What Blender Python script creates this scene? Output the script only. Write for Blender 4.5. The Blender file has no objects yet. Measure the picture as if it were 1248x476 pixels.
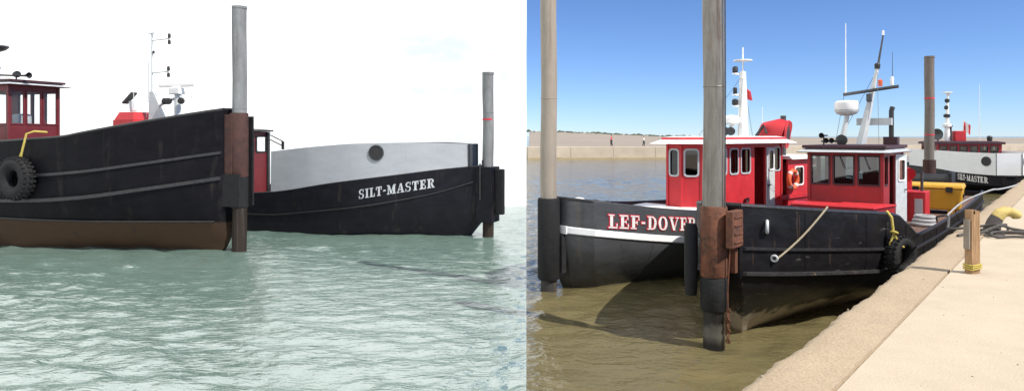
import bpy, bmesh, math, random
import numpy as np
from mathutils import Vector, Matrix
R = math.radians
random.seed(7); rng = np.random.default_rng(11)
scene = bpy.context.scene
COL = scene.collection

# ------------------------------------------------------------------ camera
cam = bpy.data.cameras.new('camera'); cam.sensor_width = 36.0
cam.lens = 850.0 / 1248.0 * 36.0
cam.shift_y = -73.0 / 1248.0
cam.clip_start = 0.1; cam.clip_end = 6000
co = bpy.data.objects.new('camera', cam); COL.objects.link(co)
co.location = (0, 0, 3.6); co.rotation_euler = (R(90), 0, 0)
scene.camera = co

# ------------------------------------------------------------------ light
SUN_AZ = 125.0      # clockwise from +Y
SUN_EL = 49.0
to_sun = Vector((math.sin(R(SUN_AZ)) * math.cos(R(SUN_EL)), math.cos(R(SUN_AZ)) * math.cos(R(SUN_EL)), math.sin(R(SUN_EL))))
sl = bpy.data.lights.new('sun', 'SUN'); sl.energy = 4.6; sl.angle = R(0.55); sl.color = (1.0, 0.95, 0.86)
so = bpy.data.objects.new('sun', sl); COL.objects.link(so)
so.rotation_euler = (-to_sun).to_track_quat('-Z', 'Y').to_euler(); so.location = (20, -20, 40)

SEAM = 0.0206       # X/Y of the line where the bank of bright cloud and the pale water begin
world = bpy.data.worlds.new('World'); scene.world = world; world.use_nodes = True
nt = world.node_tree; nt.nodes.clear()
def N(tree, t, **k):
    n = tree.nodes.new(t)
    for a, b in k.items(): setattr(n, a, b)
    return n
out = N(nt, 'ShaderNodeOutputWorld')
sky = N(nt, 'ShaderNodeTexSky', sky_type='NISHITA', sun_disc=False)
sky.sun_elevation = R(SUN_EL); sky.sun_rotation = R(SUN_AZ); sky.altitude = 100; sky.air_density = .7; sky.dust_density = 0.0; sky.ozone_density = 4.0
bg_blue = N(nt, 'ShaderNodeBackground'); bg_blue.inputs[1].default_value = 0.095
tint = N(nt, 'ShaderNodeMix', data_type='RGBA', blend_type='MULTIPLY'); tint.inputs[0].default_value = 1; tint.inputs[7].default_value = (.80, .93, 1.17, 1)
nt.links.new(sky.outputs[0], tint.inputs[6]); nt.links.new(tint.outputs[2], bg_blue.inputs[0])
tc = N(nt, 'ShaderNodeTexCoord')
nz = N(nt, 'ShaderNodeTexNoise'); nz.inputs['Scale'].default_value = 3.0; nz.inputs['Detail'].default_value = 5; nz.inputs['Roughness'].default_value = .55
mp = N(nt, 'ShaderNodeMapping'); mp.inputs['Scale'].default_value = (1, 1, 2.2)
nt.links.new(tc.outputs['Generated'], mp.inputs[0]); nt.links.new(mp.outputs[0], nz.inputs['Vector'])
rp = N(nt, 'ShaderNodeValToRGB')
rp.color_ramp.elements[0].position = .38; rp.color_ramp.elements[0].color = (.68, .74, .755, 1)
rp.color_ramp.elements[1].position = .54; rp.color_ramp.elements[1].color = (1.15, 1.15, 1.14, 1)
nt.links.new(nz.outputs['Fac'], rp.inputs[0])
bg_white = N(nt, 'ShaderNodeBackground'); bg_white.inputs[1].default_value = 1.0
nt.links.new(rp.outputs[0], bg_white.inputs[0])
dt = N(nt, 'ShaderNodeVectorMath', operation='DOT_PRODUCT'); sv = Vector((1, -SEAM, 0)).normalized(); dt.inputs[1].default_value = sv
nt.links.new(tc.outputs['Generated'], dt.inputs[0])
mr = N(nt, 'ShaderNodeMapRange'); mr.inputs['From Min'].default_value = -.0008; mr.inputs['From Max'].default_value = .0008
nt.links.new(dt.outputs['Value'], mr.inputs['Value'])
mx = N(nt, 'ShaderNodeMixShader')
nt.links.new(mr.outputs[0], mx.inputs[0]); nt.links.new(bg_white.outputs[0], mx.inputs[1]); nt.links.new(bg_blue.outputs[0], mx.inputs[2])
nt.links.new(mx.outputs[0], out.inputs[0])

vs = scene.view_settings
vs.view_transform = 'Standard'; vs.look = 'None'; vs.gamma = 1.0; vs.use_curve_mapping = False; vs.exposure = 0.42

# ------------------------------------------------------------------ materials
def mat(name, col, rough=.5, metal=0.0, var=.18, scale=5.0, stain=None, stain_amt=.5, bump=0.0, bump_scale=30.0, spec=.5, stretch=(1, 1, 1), stain_scale=None, coat=0):
    m = bpy.data.materials.new(name); m.use_nodes = True
    t = m.node_tree; bs = t.nodes['Principled BSDF']
    c = N(t, 'ShaderNodeTexCoord'); mpn = N(t, 'ShaderNodeMapping'); mpn.inputs['Scale'].default_value = stretch
    t.links.new(c.outputs['Object'], mpn.inputs[0])
    n1 = N(t, 'ShaderNodeTexNoise'); n1.inputs['Scale'].default_value = scale; n1.inputs['Detail'].default_value = 6; n1.inputs['Roughness'].default_value = .65
    t.links.new(mpn.outputs[0], n1.inputs['Vector'])
    mixc = N(t, 'ShaderNodeMix', data_type='RGBA')
    mixc.inputs[6].default_value = (*[max(0, x * (1 - var)) for x in col], 1); mixc.inputs[7].default_value = (*[min(1, x * (1 + var)) for x in col], 1)
    mrn = N(t, 'ShaderNodeMapRange'); mrn.inputs['From Min'].default_value = .3; mrn.inputs['From Max'].default_value = .7
    t.links.new(n1.outputs['Fac'], mrn.inputs['Value']); t.links.new(mrn.outputs[0], mixc.inputs[0])
    last = mixc.outputs[2]
    if stain:
        n2 = N(t, 'ShaderNodeTexNoise'); n2.inputs['Scale'].default_value = stain_scale or scale * .6; n2.inputs['Detail'].default_value = 9; n2.inputs['Roughness'].default_value = .72
        t.links.new(mpn.outputs[0], n2.inputs['Vector'])
        m2 = N(t, 'ShaderNodeMapRange'); th = .72 - .34 * stain_amt
        m2.inputs['From Min'].default_value = th; m2.inputs['From Max'].default_value = th + .12
        t.links.new(n2.outputs['Fac'], m2.inputs['Value'])
        mx2 = N(t, 'ShaderNodeMix', data_type='RGBA'); mx2.inputs[7].default_value = (*stain, 1)
        t.links.new(last, mx2.inputs[6]); t.links.new(m2.outputs[0], mx2.inputs[0]); last = mx2.outputs[2]
    t.links.new(last, bs.inputs['Base Color'])
    rr = N(t, 'ShaderNodeMapRange'); rr.inputs['To Min'].default_value = max(.02, rough - .12); rr.inputs['To Max'].default_value = min(1, rough + .15)
    t.links.new(n1.outputs['Fac'], rr.inputs['Value']); t.links.new(rr.outputs[0], bs.inputs['Roughness'])
    bs.inputs['Metallic'].default_value = metal; bs.inputs['Specular IOR Level'].default_value = spec
    if bump:
        n3 = N(t, 'ShaderNodeTexNoise'); n3.inputs['Scale'].default_value = bump_scale; n3.inputs['Detail'].default_value = 5
        t.links.new(mpn.outputs[0], n3.inputs['Vector'])
        bp = N(t, 'ShaderNodeBump'); bp.inputs['Strength'].default_value = 1.0; bp.inputs['Distance'].default_value = bump
        t.links.new(n3.outputs['Fac'], bp.inputs['Height']); t.links.new(bp.outputs[0], bs.inputs['Normal'])
    return m

def add_bands(m, bands):
    """real paint bands by height: list of (z, colour) : below z the colour holds (ragged edge)"""
    t = m.node_tree; bs = t.nodes['Principled BSDF']
    last = bs.inputs['Base Color'].links[0].from_socket
    c = N(t, 'ShaderNodeTexCoord'); sx = N(t, 'ShaderNodeSeparateXYZ'); t.links.new(c.outputs['Object'], sx.inputs[0])
    n = N(t, 'ShaderNodeTexNoise'); n.inputs['Scale'].default_value = 3.5; n.inputs['Detail'].default_value = 8; n.inputs['Roughness'].default_value = .7
    t.links.new(c.outputs['Object'], n.inputs['Vector'])
    for z, col, rag, soft in bands:
        ad = N(t, 'ShaderNodeMath', operation='MULTIPLY_ADD'); ad.inputs[1].default_value = rag; t.links.new(n.outputs['Fac'], ad.inputs[0]); t.links.new(sx.outputs['Z'], ad.inputs[2])
        mr_ = N(t, 'ShaderNodeMapRange'); mr_.inputs['From Min'].default_value = z + rag * .5 - soft; mr_.inputs['From Max'].default_value = z + rag * .5 + soft
        t.links.new(ad.outputs[0], mr_.inputs['Value'])
        mixn = N(t, 'ShaderNodeMix', data_type='RGBA'); mixn.inputs[6].default_value = (*col, 1)
        t.links.new(mr_.outputs[0], mixn.inputs[0]); t.links.new(last, mixn.inputs[7]); last = mixn.outputs[2]
    t.links.new(last, bs.inputs['Base Color'])
    return m

def add_streaks(m, col, amt, sc=(5, 5, .35), th=.60, width=.10):
    """runs of rust or salt down a plate"""
    t = m.node_tree; bs = t.nodes['Principled BSDF']; last = bs.inputs['Base Color'].links[0].from_socket
    c = N(t, 'ShaderNodeTexCoord'); mp_ = N(t, 'ShaderNodeMapping'); mp_.inputs['Scale'].default_value = sc; t.links.new(c.outputs['Object'], mp_.inputs[0])
    n = N(t, 'ShaderNodeTexNoise'); n.inputs['Scale'].default_value = 1.0; n.inputs['Detail'].default_value = 7; n.inputs['Roughness'].default_value = .68; t.links.new(mp_.outputs[0], n.inputs['Vector'])
    r_ = N(t, 'ShaderNodeMapRange'); r_.inputs['From Min'].default_value = th; r_.inputs['From Max'].default_value = th + width; r_.inputs['To Max'].default_value = amt; t.links.new(n.outputs['Fac'], r_.inputs['Value'])
    mx_ = N(t, 'ShaderNodeMix', data_type='RGBA'); mx_.inputs[7].default_value = (*col, 1); t.links.new(r_.outputs[0], mx_.inputs[0]); t.links.new(last, mx_.inputs[6]); t.links.new(mx_.outputs[2], bs.inputs['Base Color'])
    return m

def glass_mat(name, tint=(.75, .8, .8), refl=.1):
    m = bpy.data.materials.new(name); m.use_nodes = True; t = m.node_tree; t.nodes.clear()
    o = N(t, 'ShaderNodeOutputMaterial'); tr = N(t, 'ShaderNodeBsdfTransparent'); tr.inputs[0].default_value = (*tint, 1)
    gl = N(t, 'ShaderNodeBsdfGlossy'); gl.inputs['Roughness'].default_value = .03; gl.inputs[0].default_value = (.9, .9, .9, 1)
    fr = N(t, 'ShaderNodeFresnel'); fr.inputs[0].default_value = 1.5
    ad = N(t, 'ShaderNodeMath', operation='ADD'); ad.inputs[1].default_value = refl; t.links.new(fr.outputs[0], ad.inputs[0])
    ge = N(t, 'ShaderNodeNewGeometry'); inv = N(t, 'ShaderNodeMath', operation='SUBTRACT'); inv.inputs[0].default_value = 1.0; t.links.new(ge.outputs['Backfacing'], inv.inputs[1])
    mu = N(t, 'ShaderNodeMath', operation='MULTIPLY'); t.links.new(ad.outputs[0], mu.inputs[0]); t.links.new(inv.outputs[0], mu.inputs[1])
    ms = N(t, 'ShaderNodeMixShader'); t.links.new(mu.outputs[0], ms.inputs[0]); t.links.new(tr.outputs[0], ms.inputs[1]); t.links.new(gl.outputs[0], ms.inputs[2])
    t.links.new(ms.outputs[0], o.inputs[0]); return m

M = {}
M['black_hull'] = mat('black_hull', (.008, .008, .012), .55, spec=.18, var=.4, scale=2.2, stain=(.035, .033, .032), stain_amt=.12, bump=.025, bump_scale=1.6, stretch=(1, 1, 1.6))
M['tug_hull'] = add_bands(mat('tug_hull', (.008, .0075, .009), .40, spec=.3, var=.45, scale=2.0, stain=(.03, .028, .026), stain_amt=.10, bump=.03, bump_scale=1.7, stretch=(1, 1, 1.6)),
                          [(.72, (.016, .016, .018), .7, .10), (.40, (.33, .28, .22), 1.0, .07), (.05, (.20, .13, .07), .3, .05)])
M['old_tug_hull'] = add_bands(mat('old_tug_hull', (.005, .0047, .0066), .6, spec=.12, var=.45, scale=1.6, stain=(.022, .02, .02), stain_amt=.12, bump=.035, bump_scale=1.4, stretch=(1, 1, 1.6)),
                          [(.90, (.052, .031, .018), .12, .03)])
M['rub'] = mat('rub', (.028, .027, .028), .5, var=.4, scale=9, stain=(.22, .15, .10), stain_amt=.38, stain_scale=5)
M['rub_dark'] = mat('rub_dark', (.022, .021, .023), .45, var=.4, scale=9, stain=(.12, .10, .09), stain_amt=.25, stain_scale=4)
M['lef_hull'] = add_bands(mat('lef_hull', (.058, .060, .066), .5, var=.16, scale=1.6, stain=(.09, .09, .09), stain_amt=.2, bump=.018, bump_scale=1.8, stretch=(1, 1, 2)),
                          [(.20, (.032, .033, .030), .35, .08)])
M['white'] = mat('white', (.78, .78, .77), .42, var=.05, scale=3, stain=(.55, .5, .44), stain_amt=.12)
M['white_stripe'] = mat('white_stripe', (.80, .80, .82), .45, var=.05, scale=5, stain=(.5, .48, .45), stain_amt=.15)
M['letter_white'] = mat('letter_white', (.74, .72, .71), .5, var=.06)
M['letter_grey'] = mat('letter_grey', (.48, .50, .52), .55, var=.12, scale=12)
M['letter_red'] = mat('letter_red', (.55, .03, .05), .5, var=.1)
M['grey_panel'] = mat('grey_panel', (.37, .385, .405), .5, var=.08, scale=1.4, stain=(.32, .33, .34), stain_amt=.35, stretch=(1, 1, 3))
M['panel_white'] = mat('panel_white', (.74, .75, .77), .5, var=.05, scale=1.4, stain=(.6, .6, .6), stain_amt=.25, stretch=(1, 1, 3))
M['red'] = mat('red', (.50, .022, .030), .5, var=.14, scale=2.2, stain=(.36, .02, .02), stain_amt=.25, bump=.002)
M['tug_red'] = mat('tug_red', (.30, .015, .020), .5, var=.2, scale=2.2, stain=(.20, .02, .018), stain_amt=.3, bump=.003)
M['old_red'] = mat('old_red', (.13, .014, .018), .5, var=.2, scale=2.2, stain=(.12, .02, .02), stain_amt=.3)
M['maroon'] = mat('maroon', (.045, .012, .018), .55, var=.3, scale=4)
M['roof_grey'] = mat('roof_grey', (.42, .44, .46), .5, var=.1, scale=5)
M['dark'] = mat('dark', (.018, .018, .020), .5, var=.3)
M['interior'] = mat('interior', (.05, .045, .04), .8, var=.3)
M['deck'] = mat('deck', (.13, .075, .055), .8, var=.3, scale=3, stain=(.07, .05, .04), stain_amt=.4)
M['deck_grey'] = mat('deck_grey', (.35, .35, .36), .7, var=.15, scale=3)
M['steel_light'] = mat('steel_light', (.52, .55, .56), .45, var=.1, scale=6, stain=(.35, .33, .3), stain_amt=.2)
M['steel_dark'] = mat('steel_dark', (.07, .075, .08), .45, metal=.3, var=.3, scale=8)
M['pile_grey'] = add_bands(mat('pile_grey', (.20, .205, .205), .6, var=.25, scale=4, spec=.25, stain=(.13, .125, .12), stain_amt=.4, bump=.004, stretch=(1, 1, .35)), [(1.6, (.022, .015, .011), .5, .15)])
M['pile_tan'] = add_bands(mat('pile_tan', (.30, .255, .205), .65, var=.12, scale=4, stain=(.22, .18, .15), stain_amt=.35, bump=.004, stretch=(1, 1, .35)), [(.9, (.03, .028, .026), .3, .1)])
M['pile_steel'] = add_bands(mat('pile_steel', (.21, .195, .17), .42, metal=.4, var=.3, scale=7, stain=(.17, .12, .085), stain_amt=.48, bump=.004, stretch=(1, 1, .22)), [(1.15, (.022, .021, .02), .3, .08), (.36, (.12, .115, .10), .35, .08), (.14, (.018, .017, .016), .2, .06)])
M['pile_far'] = add_bands(mat('pile_far', (.15, .125, .11), .6, var=.2, scale=4, stain=(.10, .07, .055), stain_amt=.5, stretch=(1, 1, .3)), [(.5, (.17, .10, .08), .3, .1)])
M['rust'] = mat('rust', (.135, .05, .026), .8, var=.4, scale=6, stain=(.045, .025, .018), stain_amt=.6, bump=.012, bump_scale=14)
M['rust_dark'] = mat('rust_dark', (.055, .022, .017), .8, var=.4, scale=4, stain=(.025, .018, .018), stain_amt=.5, bump=.01, bump_scale=10)
M['black_rubber'] = mat('black_rubber', (.012, .012, .013), .75, spec=.3, var=.35, scale=6, stain=(.035, .032, .03), stain_amt=.25, bump=.01, bump_scale=18)
M['yellow'] = mat('yellow', (.62, .33, .025), .5, var=.1, scale=4, stain=(.38, .20, .03), stain_amt=.25)
M['yellow_paint'] = mat('yellow_paint', (.50, .38, .12), .7, var=.25, scale=7, stain=(.13, .10, .07), stain_amt=.55, bump=.006, bump_scale=25)
M['yellow_rope'] = mat('yellow_rope', (.46, .36, .08), .8, var=.3, scale=40, bump=.004, bump_scale=70)
M['rope_tan'] = mat('rope_tan', (.30, .25, .17), .85, var=.3, scale=40, bump=.004, bump_scale=80)
M['rope_dark'] = mat('rope_dark', (.075, .068, .062), .9, var=.4, scale=30, bump=.006, bump_scale=60)
M['rope_grey'] = mat('rope_grey', (.34, .34, .35), .85, var=.3, scale=35, bump=.005, bump_scale=60)
M['orange'] = mat('orange', (.72, .13, .05), .5, var=.12)
M['wood'] = mat('wood', (.30, .18, .09), .8, var=.4, scale=9, stain=(.16, .085, .04), stain_amt=.45, bump=.006, bump_scale=22, stretch=(3, 3, .35))
M['wood_grey'] = mat('wood_grey', (.20, .17, .14), .85, var=.35, scale=9, stain=(.1, .08, .06), stain_amt=.4, bump=.006, bump_scale=22, stretch=(3, 3, .35))
M['iron'] = mat('iron', (.06, .05, .045), .65, var=.35, scale=9, stain=(.14, .08, .05), stain_amt=.3, bump=.006, bump_scale=30)
M['glass'] = glass_mat('glass', (.66, .70, .70), .06)
M['glass_clear'] = glass_mat('glass_clear', (.98, .99, .99), .0)
M['glass_dark'] = glass_mat('glass_dark', (.25, .28, .3), .03)
M['skin'] = mat('skin', (.45, .26, .18), .6)
M['trousers'] = mat('trousers', (.03, .03, .04), .8)
M['jacket_red'] = mat('jacket_red', (.62, .06, .10), .8)
M['jacket_white'] = mat('jacket_white', (.75, .75, .75), .8)
M['hair'] = mat('hair', (.03, .02, .015), .7)
M['pale_green'] = mat('pale_green', (.45, .56, .50), .6)

add_streaks(M['tug_hull'], (.13, .08, .05), .55, (4, 4, .5), .60)
add_streaks(M['tug_hull'], (.16, .155, .15), .5, (1.2, 1.2, 7), .64, .05)
add_streaks(M['old_tug_hull'], (.030, .024, .022), .6, (3, 3, .4), .58)
add_streaks(M['lef_hull'], (.035, .035, .036), .6, (2, 2, .6), .55)
add_streaks(M['black_hull'], (.05, .04, .034), .6, (3, 3, .4), .58)
add_streaks(M['lef_hull'], (.10, .085, .07), .6, (5, 5, .4), .58)
add_streaks(M['lef_hull'], (.13, .13, .13), .4, (1.2, 1.2, 9), .64, .05)
add_streaks(M['red'], (.32, .03, .025), .6, (4, 4, .5), .60)
add_streaks(M['red'], (.60, .16, .15), .35, (1.5, 1.5, .8), .60)
add_streaks(M['tug_red'], (.09, .02, .018), .6, (5, 5, .5), .58)
add_streaks(M['white'], (.42, .30, .20), .5, (6, 6, .5), .64)
add_streaks(M['steel_light'], (.30, .2, .13), .5, (6, 6, .5), .64)
add_streaks(M['pile_steel'], (.10, .055, .035), .75, (9, 9, .25), .54)
add_streaks(M['pile_tan'], (.17, .12, .085), .6, (9, 9, .25), .56)
add_streaks(M['pile_grey'], (.10, .095, .09), .6, (9, 9, .25), .56)
add_streaks(M['grey_panel'], (.27, .27, .27), .5, (4, 4, .35), .60)
add_streaks(M['yellow'], (.30, .16, .04), .5, (4, 4, .6), .60)
# quay concrete
def concrete(name, col, dark, agg=0.0, bump=.01, bscale=20, big=.9):
    m = mat(name, col, .85, var=.07, scale=2.2, stain=dark, stain_amt=.22, stain_scale=1.3, bump=bump, bump_scale=bscale, spec=.25)
    t = m.node_tree; bs = t.nodes['Principled BSDF']; last = bs.inputs['Base Color'].links[0].from_socket
    c = [n for n in t.nodes if n.type == 'TEX_COORD'][0]
    v = N(t, 'ShaderNodeTexNoise'); v.inputs['Scale'].default_value = 60; v.inputs['Detail'].default_value = 6; v.inputs['Roughness'].default_value = .7
    t.links.new(c.outputs['Object'], v.inputs['Vector'])
    r_ = N(t, 'ShaderNodeMapRange'); r_.inputs['From Min'].default_value = .40; r_.inputs['From Max'].default_value = .64; r_.inputs['To Min'].default_value = 1 - agg; r_.inputs['To Max'].default_value = 1 + agg * .45
    t.links.new(v.outputs['Fac'], r_.inputs['Value'])
    mu = N(t, 'ShaderNodeMix', data_type='RGBA', blend_type='MULTIPLY'); mu.inputs[0].default_value = 1
    t.links.new(last, mu.inputs[6]); t.links.new(r_.outputs[0], mu.inputs[7]); t.links.new(mu.outputs[2], bs.inputs['Base Color'])
    return m
M['slab'] = concrete('slab', (.48, .40, .30), (.375, .305, .22), .12, .003, 60)
M['kerb'] = concrete('kerb', (.41, .32, .22), (.33, .245, .155), .22, .007, 45)
M['quay_wall'] = concrete('quay_wall', (.34, .29, .22), (.16, .13, .09), .3, .02, 12)
M['breakwater'] = mat('breakwater', (.44, .375, .29), .9, var=.16, scale=.35, stain=(.34, .27, .19), stain_amt=.3, stain_scale=.5)
M['sand'] = mat('sand', (.255, .215, .175), .95, var=.10, scale=.05, stain=(.18, .165, .15), stain_amt=.3, stain_scale=.06, stretch=(1, 1, 6))
M['bush'] = mat('bush', (.07, .085, .06), .9, var=.4, scale=.2)
M['silt_edge'] = mat('silt_edge', (.24, .19, .11), .9, var=.2, scale=.5)

def water_mat(name, col, col2, bump1, s1, bump2, s2, rough=.06, stretch=(1, 1, 1), ior=1.33):
    m = bpy.data.materials.new(name); m.use_nodes = True; t = m.node_tree; bs = t.nodes['Principled BSDF']
    c = N(t, 'ShaderNodeTexCoord'); mpn = N(t, 'ShaderNodeMapping'); mpn.inputs['Scale'].default_value = stretch; t.links.new(c.outputs['Object'], mpn.inputs[0])
    n = N(t, 'ShaderNodeTexNoise'); n.inputs['Scale'].default_value = .22; n.inputs['Detail'].default_value = 6; t.links.new(mpn.outputs[0], n.inputs['Vector'])
    mr_ = N(t, 'ShaderNodeMapRange'); mr_.inputs['From Min'].default_value = .35; mr_.inputs['From Max'].default_value = .65; t.links.new(n.outputs['Fac'], mr_.inputs['Value'])
    mc = N(t, 'ShaderNodeMix', data_type='RGBA'); mc.inputs[6].default_value = (*col, 1); mc.inputs[7].default_value = (*col2, 1)
    t.links.new(mr_.outputs[0], mc.inputs[0]); t.links.new(mc.outputs[2], bs.inputs['Base Color'])
    bs.inputs['Roughness'].default_value = rough; bs.inputs['IOR'].default_value = ior; bs.inputs['Specular IOR Level'].default_value = .5
    prev = None
    for b, s in ((bump1, s1), (bump2, s2)):
        nn = N(t, 'ShaderNodeTexNoise'); nn.inputs['Scale'].default_value = s; nn.inputs['Detail'].default_value = 4; nn.inputs['Distortion'].default_value = .5
        t.links.new(mpn.outputs[0], nn.inputs['Vector'])
        bp = N(t, 'ShaderNodeBump'); bp.inputs['Distance'].default_value = b; t.links.new(nn.outputs['Fac'], bp.inputs['Height'])
        if prev: t.links.new(prev.outputs[0], bp.inputs['Normal'])
        prev = bp
    t.links.new(prev.outputs[0], bs.inputs['Normal'])
    return m
M['water_pale'] = water_mat('water_pale', (.120, .188, .160), (.150, .218, .190), .05, 3.0, .02, 9.0, .03, (.55, 1.3, 1), 4.6)
M['water_silt'] = water_mat('water_silt', (.118, .099, .048), (.138, .114, .055), .07, 1.6, .03, 6.5, .05, (.8, 1.2, 1))

# ------------------------------------------------------------------ mesh helpers
def link(o, parent=None):
    COL.objects.link(o)
    if parent: o.parent = parent
    return o
def tag(o, label=None, cat=None, group=None, kind=None):
    if label: o['label'] = label
    if cat: o['category'] = cat
    if group: o['group'] = group
    if kind: o['kind'] = kind
    return o
def empty(name, loc=(0, 0, 0), rz=0.0):
    o = bpy.data.objects.new(name, None); o.empty_display_size = .3; o.location = loc; o.rotation_euler = (0, 0, rz)
    return link(o)

class MB:
    def __init__(s): s.v = []; s.f = []
    def add(s, vs_, fs):
        k = len(s.v); s.v += [tuple(p) for p in vs_]; s.f += [tuple(i + k for i in f) for f in fs]; return s
    def box(s, c, d, rz=0.0, ry=0.0, rx=0.0):
        hx, hy, hz = d[0] / 2, d[1] / 2, d[2] / 2
        m = Matrix.Rotation(rz, 3, 'Z') @ Matrix.Rotation(ry, 3, 'Y') @ Matrix.Rotation(rx, 3, 'X')
        p = [m @ Vector((x, y, z)) + Vector(c) for x in (-hx, hx) for y in (-hy, hy) for z in (-hz, hz)]
        return s.add(p, [(0, 1, 3, 2), (4, 6, 7, 5), (0, 4, 5, 1), (2, 3, 7, 6), (0, 2, 6, 4), (1, 5, 7, 3)])
    def b2(s, x0, x1, y0, y1, z0, z1): return s.box(((x0 + x1) / 2, (y0 + y1) / 2, (z0 + z1) / 2), (abs(x1 - x0), abs(y1 - y0), abs(z1 - z0)))
    def tube(s, pts, r, n=10, cap=True):
        pts = [Vector(p) for p in pts]; rs = r if hasattr(r, '__len__') else [r] * len(pts)
        up = None; rings = []
        for i, p in enumerate(pts):
            d = (pts[min(i + 1, len(pts) - 1)] - pts[max(i - 1, 0)]).normalized()
            if up is None:
                up = Vector((0, 0, 1)) if abs(d.z) < .9 else Vector((1, 0, 0))
            a = (up - d * up.dot(d)).normalized(); b = d.cross(a); up = a
            rings.append([p + (a * math.cos(2 * math.pi * k / n) + b * math.sin(2 * math.pi * k / n)) * rs[i] for k in range(n)])
        vs_ = [q for g in rings for q in g]; fs = []
        for i in range(len(pts) - 1):
            for k in range(n):
                k2 = (k + 1) % n; fs.append((i * n + k, i * n + k2, (i + 1) * n + k2, (i + 1) * n + k))
        if cap:
            fs.append(tuple(reversed(range(n)))); fs.append(tuple((len(pts) - 1) * n + k for k in range(n)))
        return s.add(vs_, fs)
    def lathe(s, prof, c=(0, 0, 0), axis=(0, 0, 1), n=20):
        """prof: (r, h) pairs along the axis"""
        q = Vector((0, 0, 1)).rotation_difference(Vector(axis).normalized()); vs_ = []; fs = []; m = len(prof)
        for r, h in prof:
            for k in range(n):
                a = 2 * math.pi * k / n; vs_.append(q @ Vector((r * math.cos(a), r * math.sin(a), h)) + Vector(c))
        for i in range(m - 1):
            for k in range(n):
                k2 = (k + 1) % n; fs.append((i * n + k, i * n + k2, (i + 1) * n + k2, (i + 1) * n + k))
        if prof[0][0] > 1e-4: fs.append(tuple(reversed(range(n))))
        if prof[-1][0] > 1e-4: fs.append(tuple((m - 1) * n + k for k in range(n)))
        return s.add(vs_, fs)
    def torus(s, c, axis, R_, r, n=28, k=10, sy=1.0):
        q = Vector((0, 0, 1)).rotation_difference(Vector(axis).normalized()); vs_ = []; fs = []
        for i in range(n):
            a = 2 * math.pi * i / n
            for j in range(k):
                b = 2 * math.pi * j / k; rr = R_ + r * math.cos(b)
                vs_.append(q @ Vector((rr * math.cos(a), rr * math.sin(a), r * sy * math.sin(b))) + Vector(c))
        for i in range(n):
            for j in range(k):
                i2 = (i + 1) % n; j2 = (j + 1) % k; fs.append((i * k + j, i2 * k + j, i2 * k + j2, i * k + j2))
        return s.add(vs_, fs)
    def prism(s, poly, z0, z1, top=None):
        n = len(poly); t = top or poly
        vs_ = [(x, y, z0) for x, y in poly] + [(x, y, z1) for x, y in t]
        fs = [tuple(reversed(range(n))), tuple(range(n, 2 * n))] + [(i, (i + 1) % n, n + (i + 1) % n, n + i) for i in range(n)]
        return s.add(vs_, fs)
    def build(s, name, m, parent=None, smooth=40, bevel=0.0):
        me = bpy.data.meshes.new(name); me.from_pydata(s.v, [], s.f); me.update()
        bm = bmesh.new(); bm.from_mesh(me); bmesh.ops.recalc_face_normals(bm, faces=bm.faces); bm.to_mesh(me); bm.free()
        if smooth:
            me.polygons.foreach_set('use_smooth', [True] * len(me.polygons)); me.set_sharp_from_angle(angle=R(smooth))
        me.materials.append(M[m] if isinstance(m, str) else m)
        o = bpy.data.objects.new(name, me); link(o, parent)
        if bevel:
            bv = o.modifiers.new('bevel', 'BEVEL'); bv.width = bevel; bv.segments = 2; bv.limit_method = 'ANGLE'
        return o

def crom(pts, x):
    """smooth interpolation through (x, y) points"""
    xs = [p[0] for p in pts]; ys = [p[1] for p in pts]
    if x <= xs[0]: return ys[0]
    if x >= xs[-1]: return ys[-1]
    i = max(k for k in range(len(xs) - 1) if xs[k] <= x)
    h = xs[i + 1] - xs[i]; t = (x - xs[i]) / h
    def sl_(k):
        if k <= 0: return (ys[1] - ys[0]) / (xs[1] - xs[0])
        if k >= len(xs) - 1: return (ys[-1] - ys[-2]) / (xs[-1] - xs[-2])
        d0 = (ys[k] - ys[k - 1]) / (xs[k] - xs[k - 1]); d1 = (ys[k + 1] - ys[k]) / (xs[k + 1] - xs[k])
        return 0 if d0 * d1 < 0 else 2 * d0 * d1 / (d0 + d1 + 1e-9) if d0 * d1 > 0 else 0
    m0 = sl_(i) * h; m1 = sl_(i + 1) * h
    return (2*t**3 - 3*t*t + 1) * ys[i] + (t**3 - 2*t*t + t) * m0 + (-2*t**3 + 3*t*t) * ys[i+1] + (t**3 - t*t) * m1
def lin(pts, x): return float(np.interp(x, [p[0] for p in pts], [p[1] for p in pts]))

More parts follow.
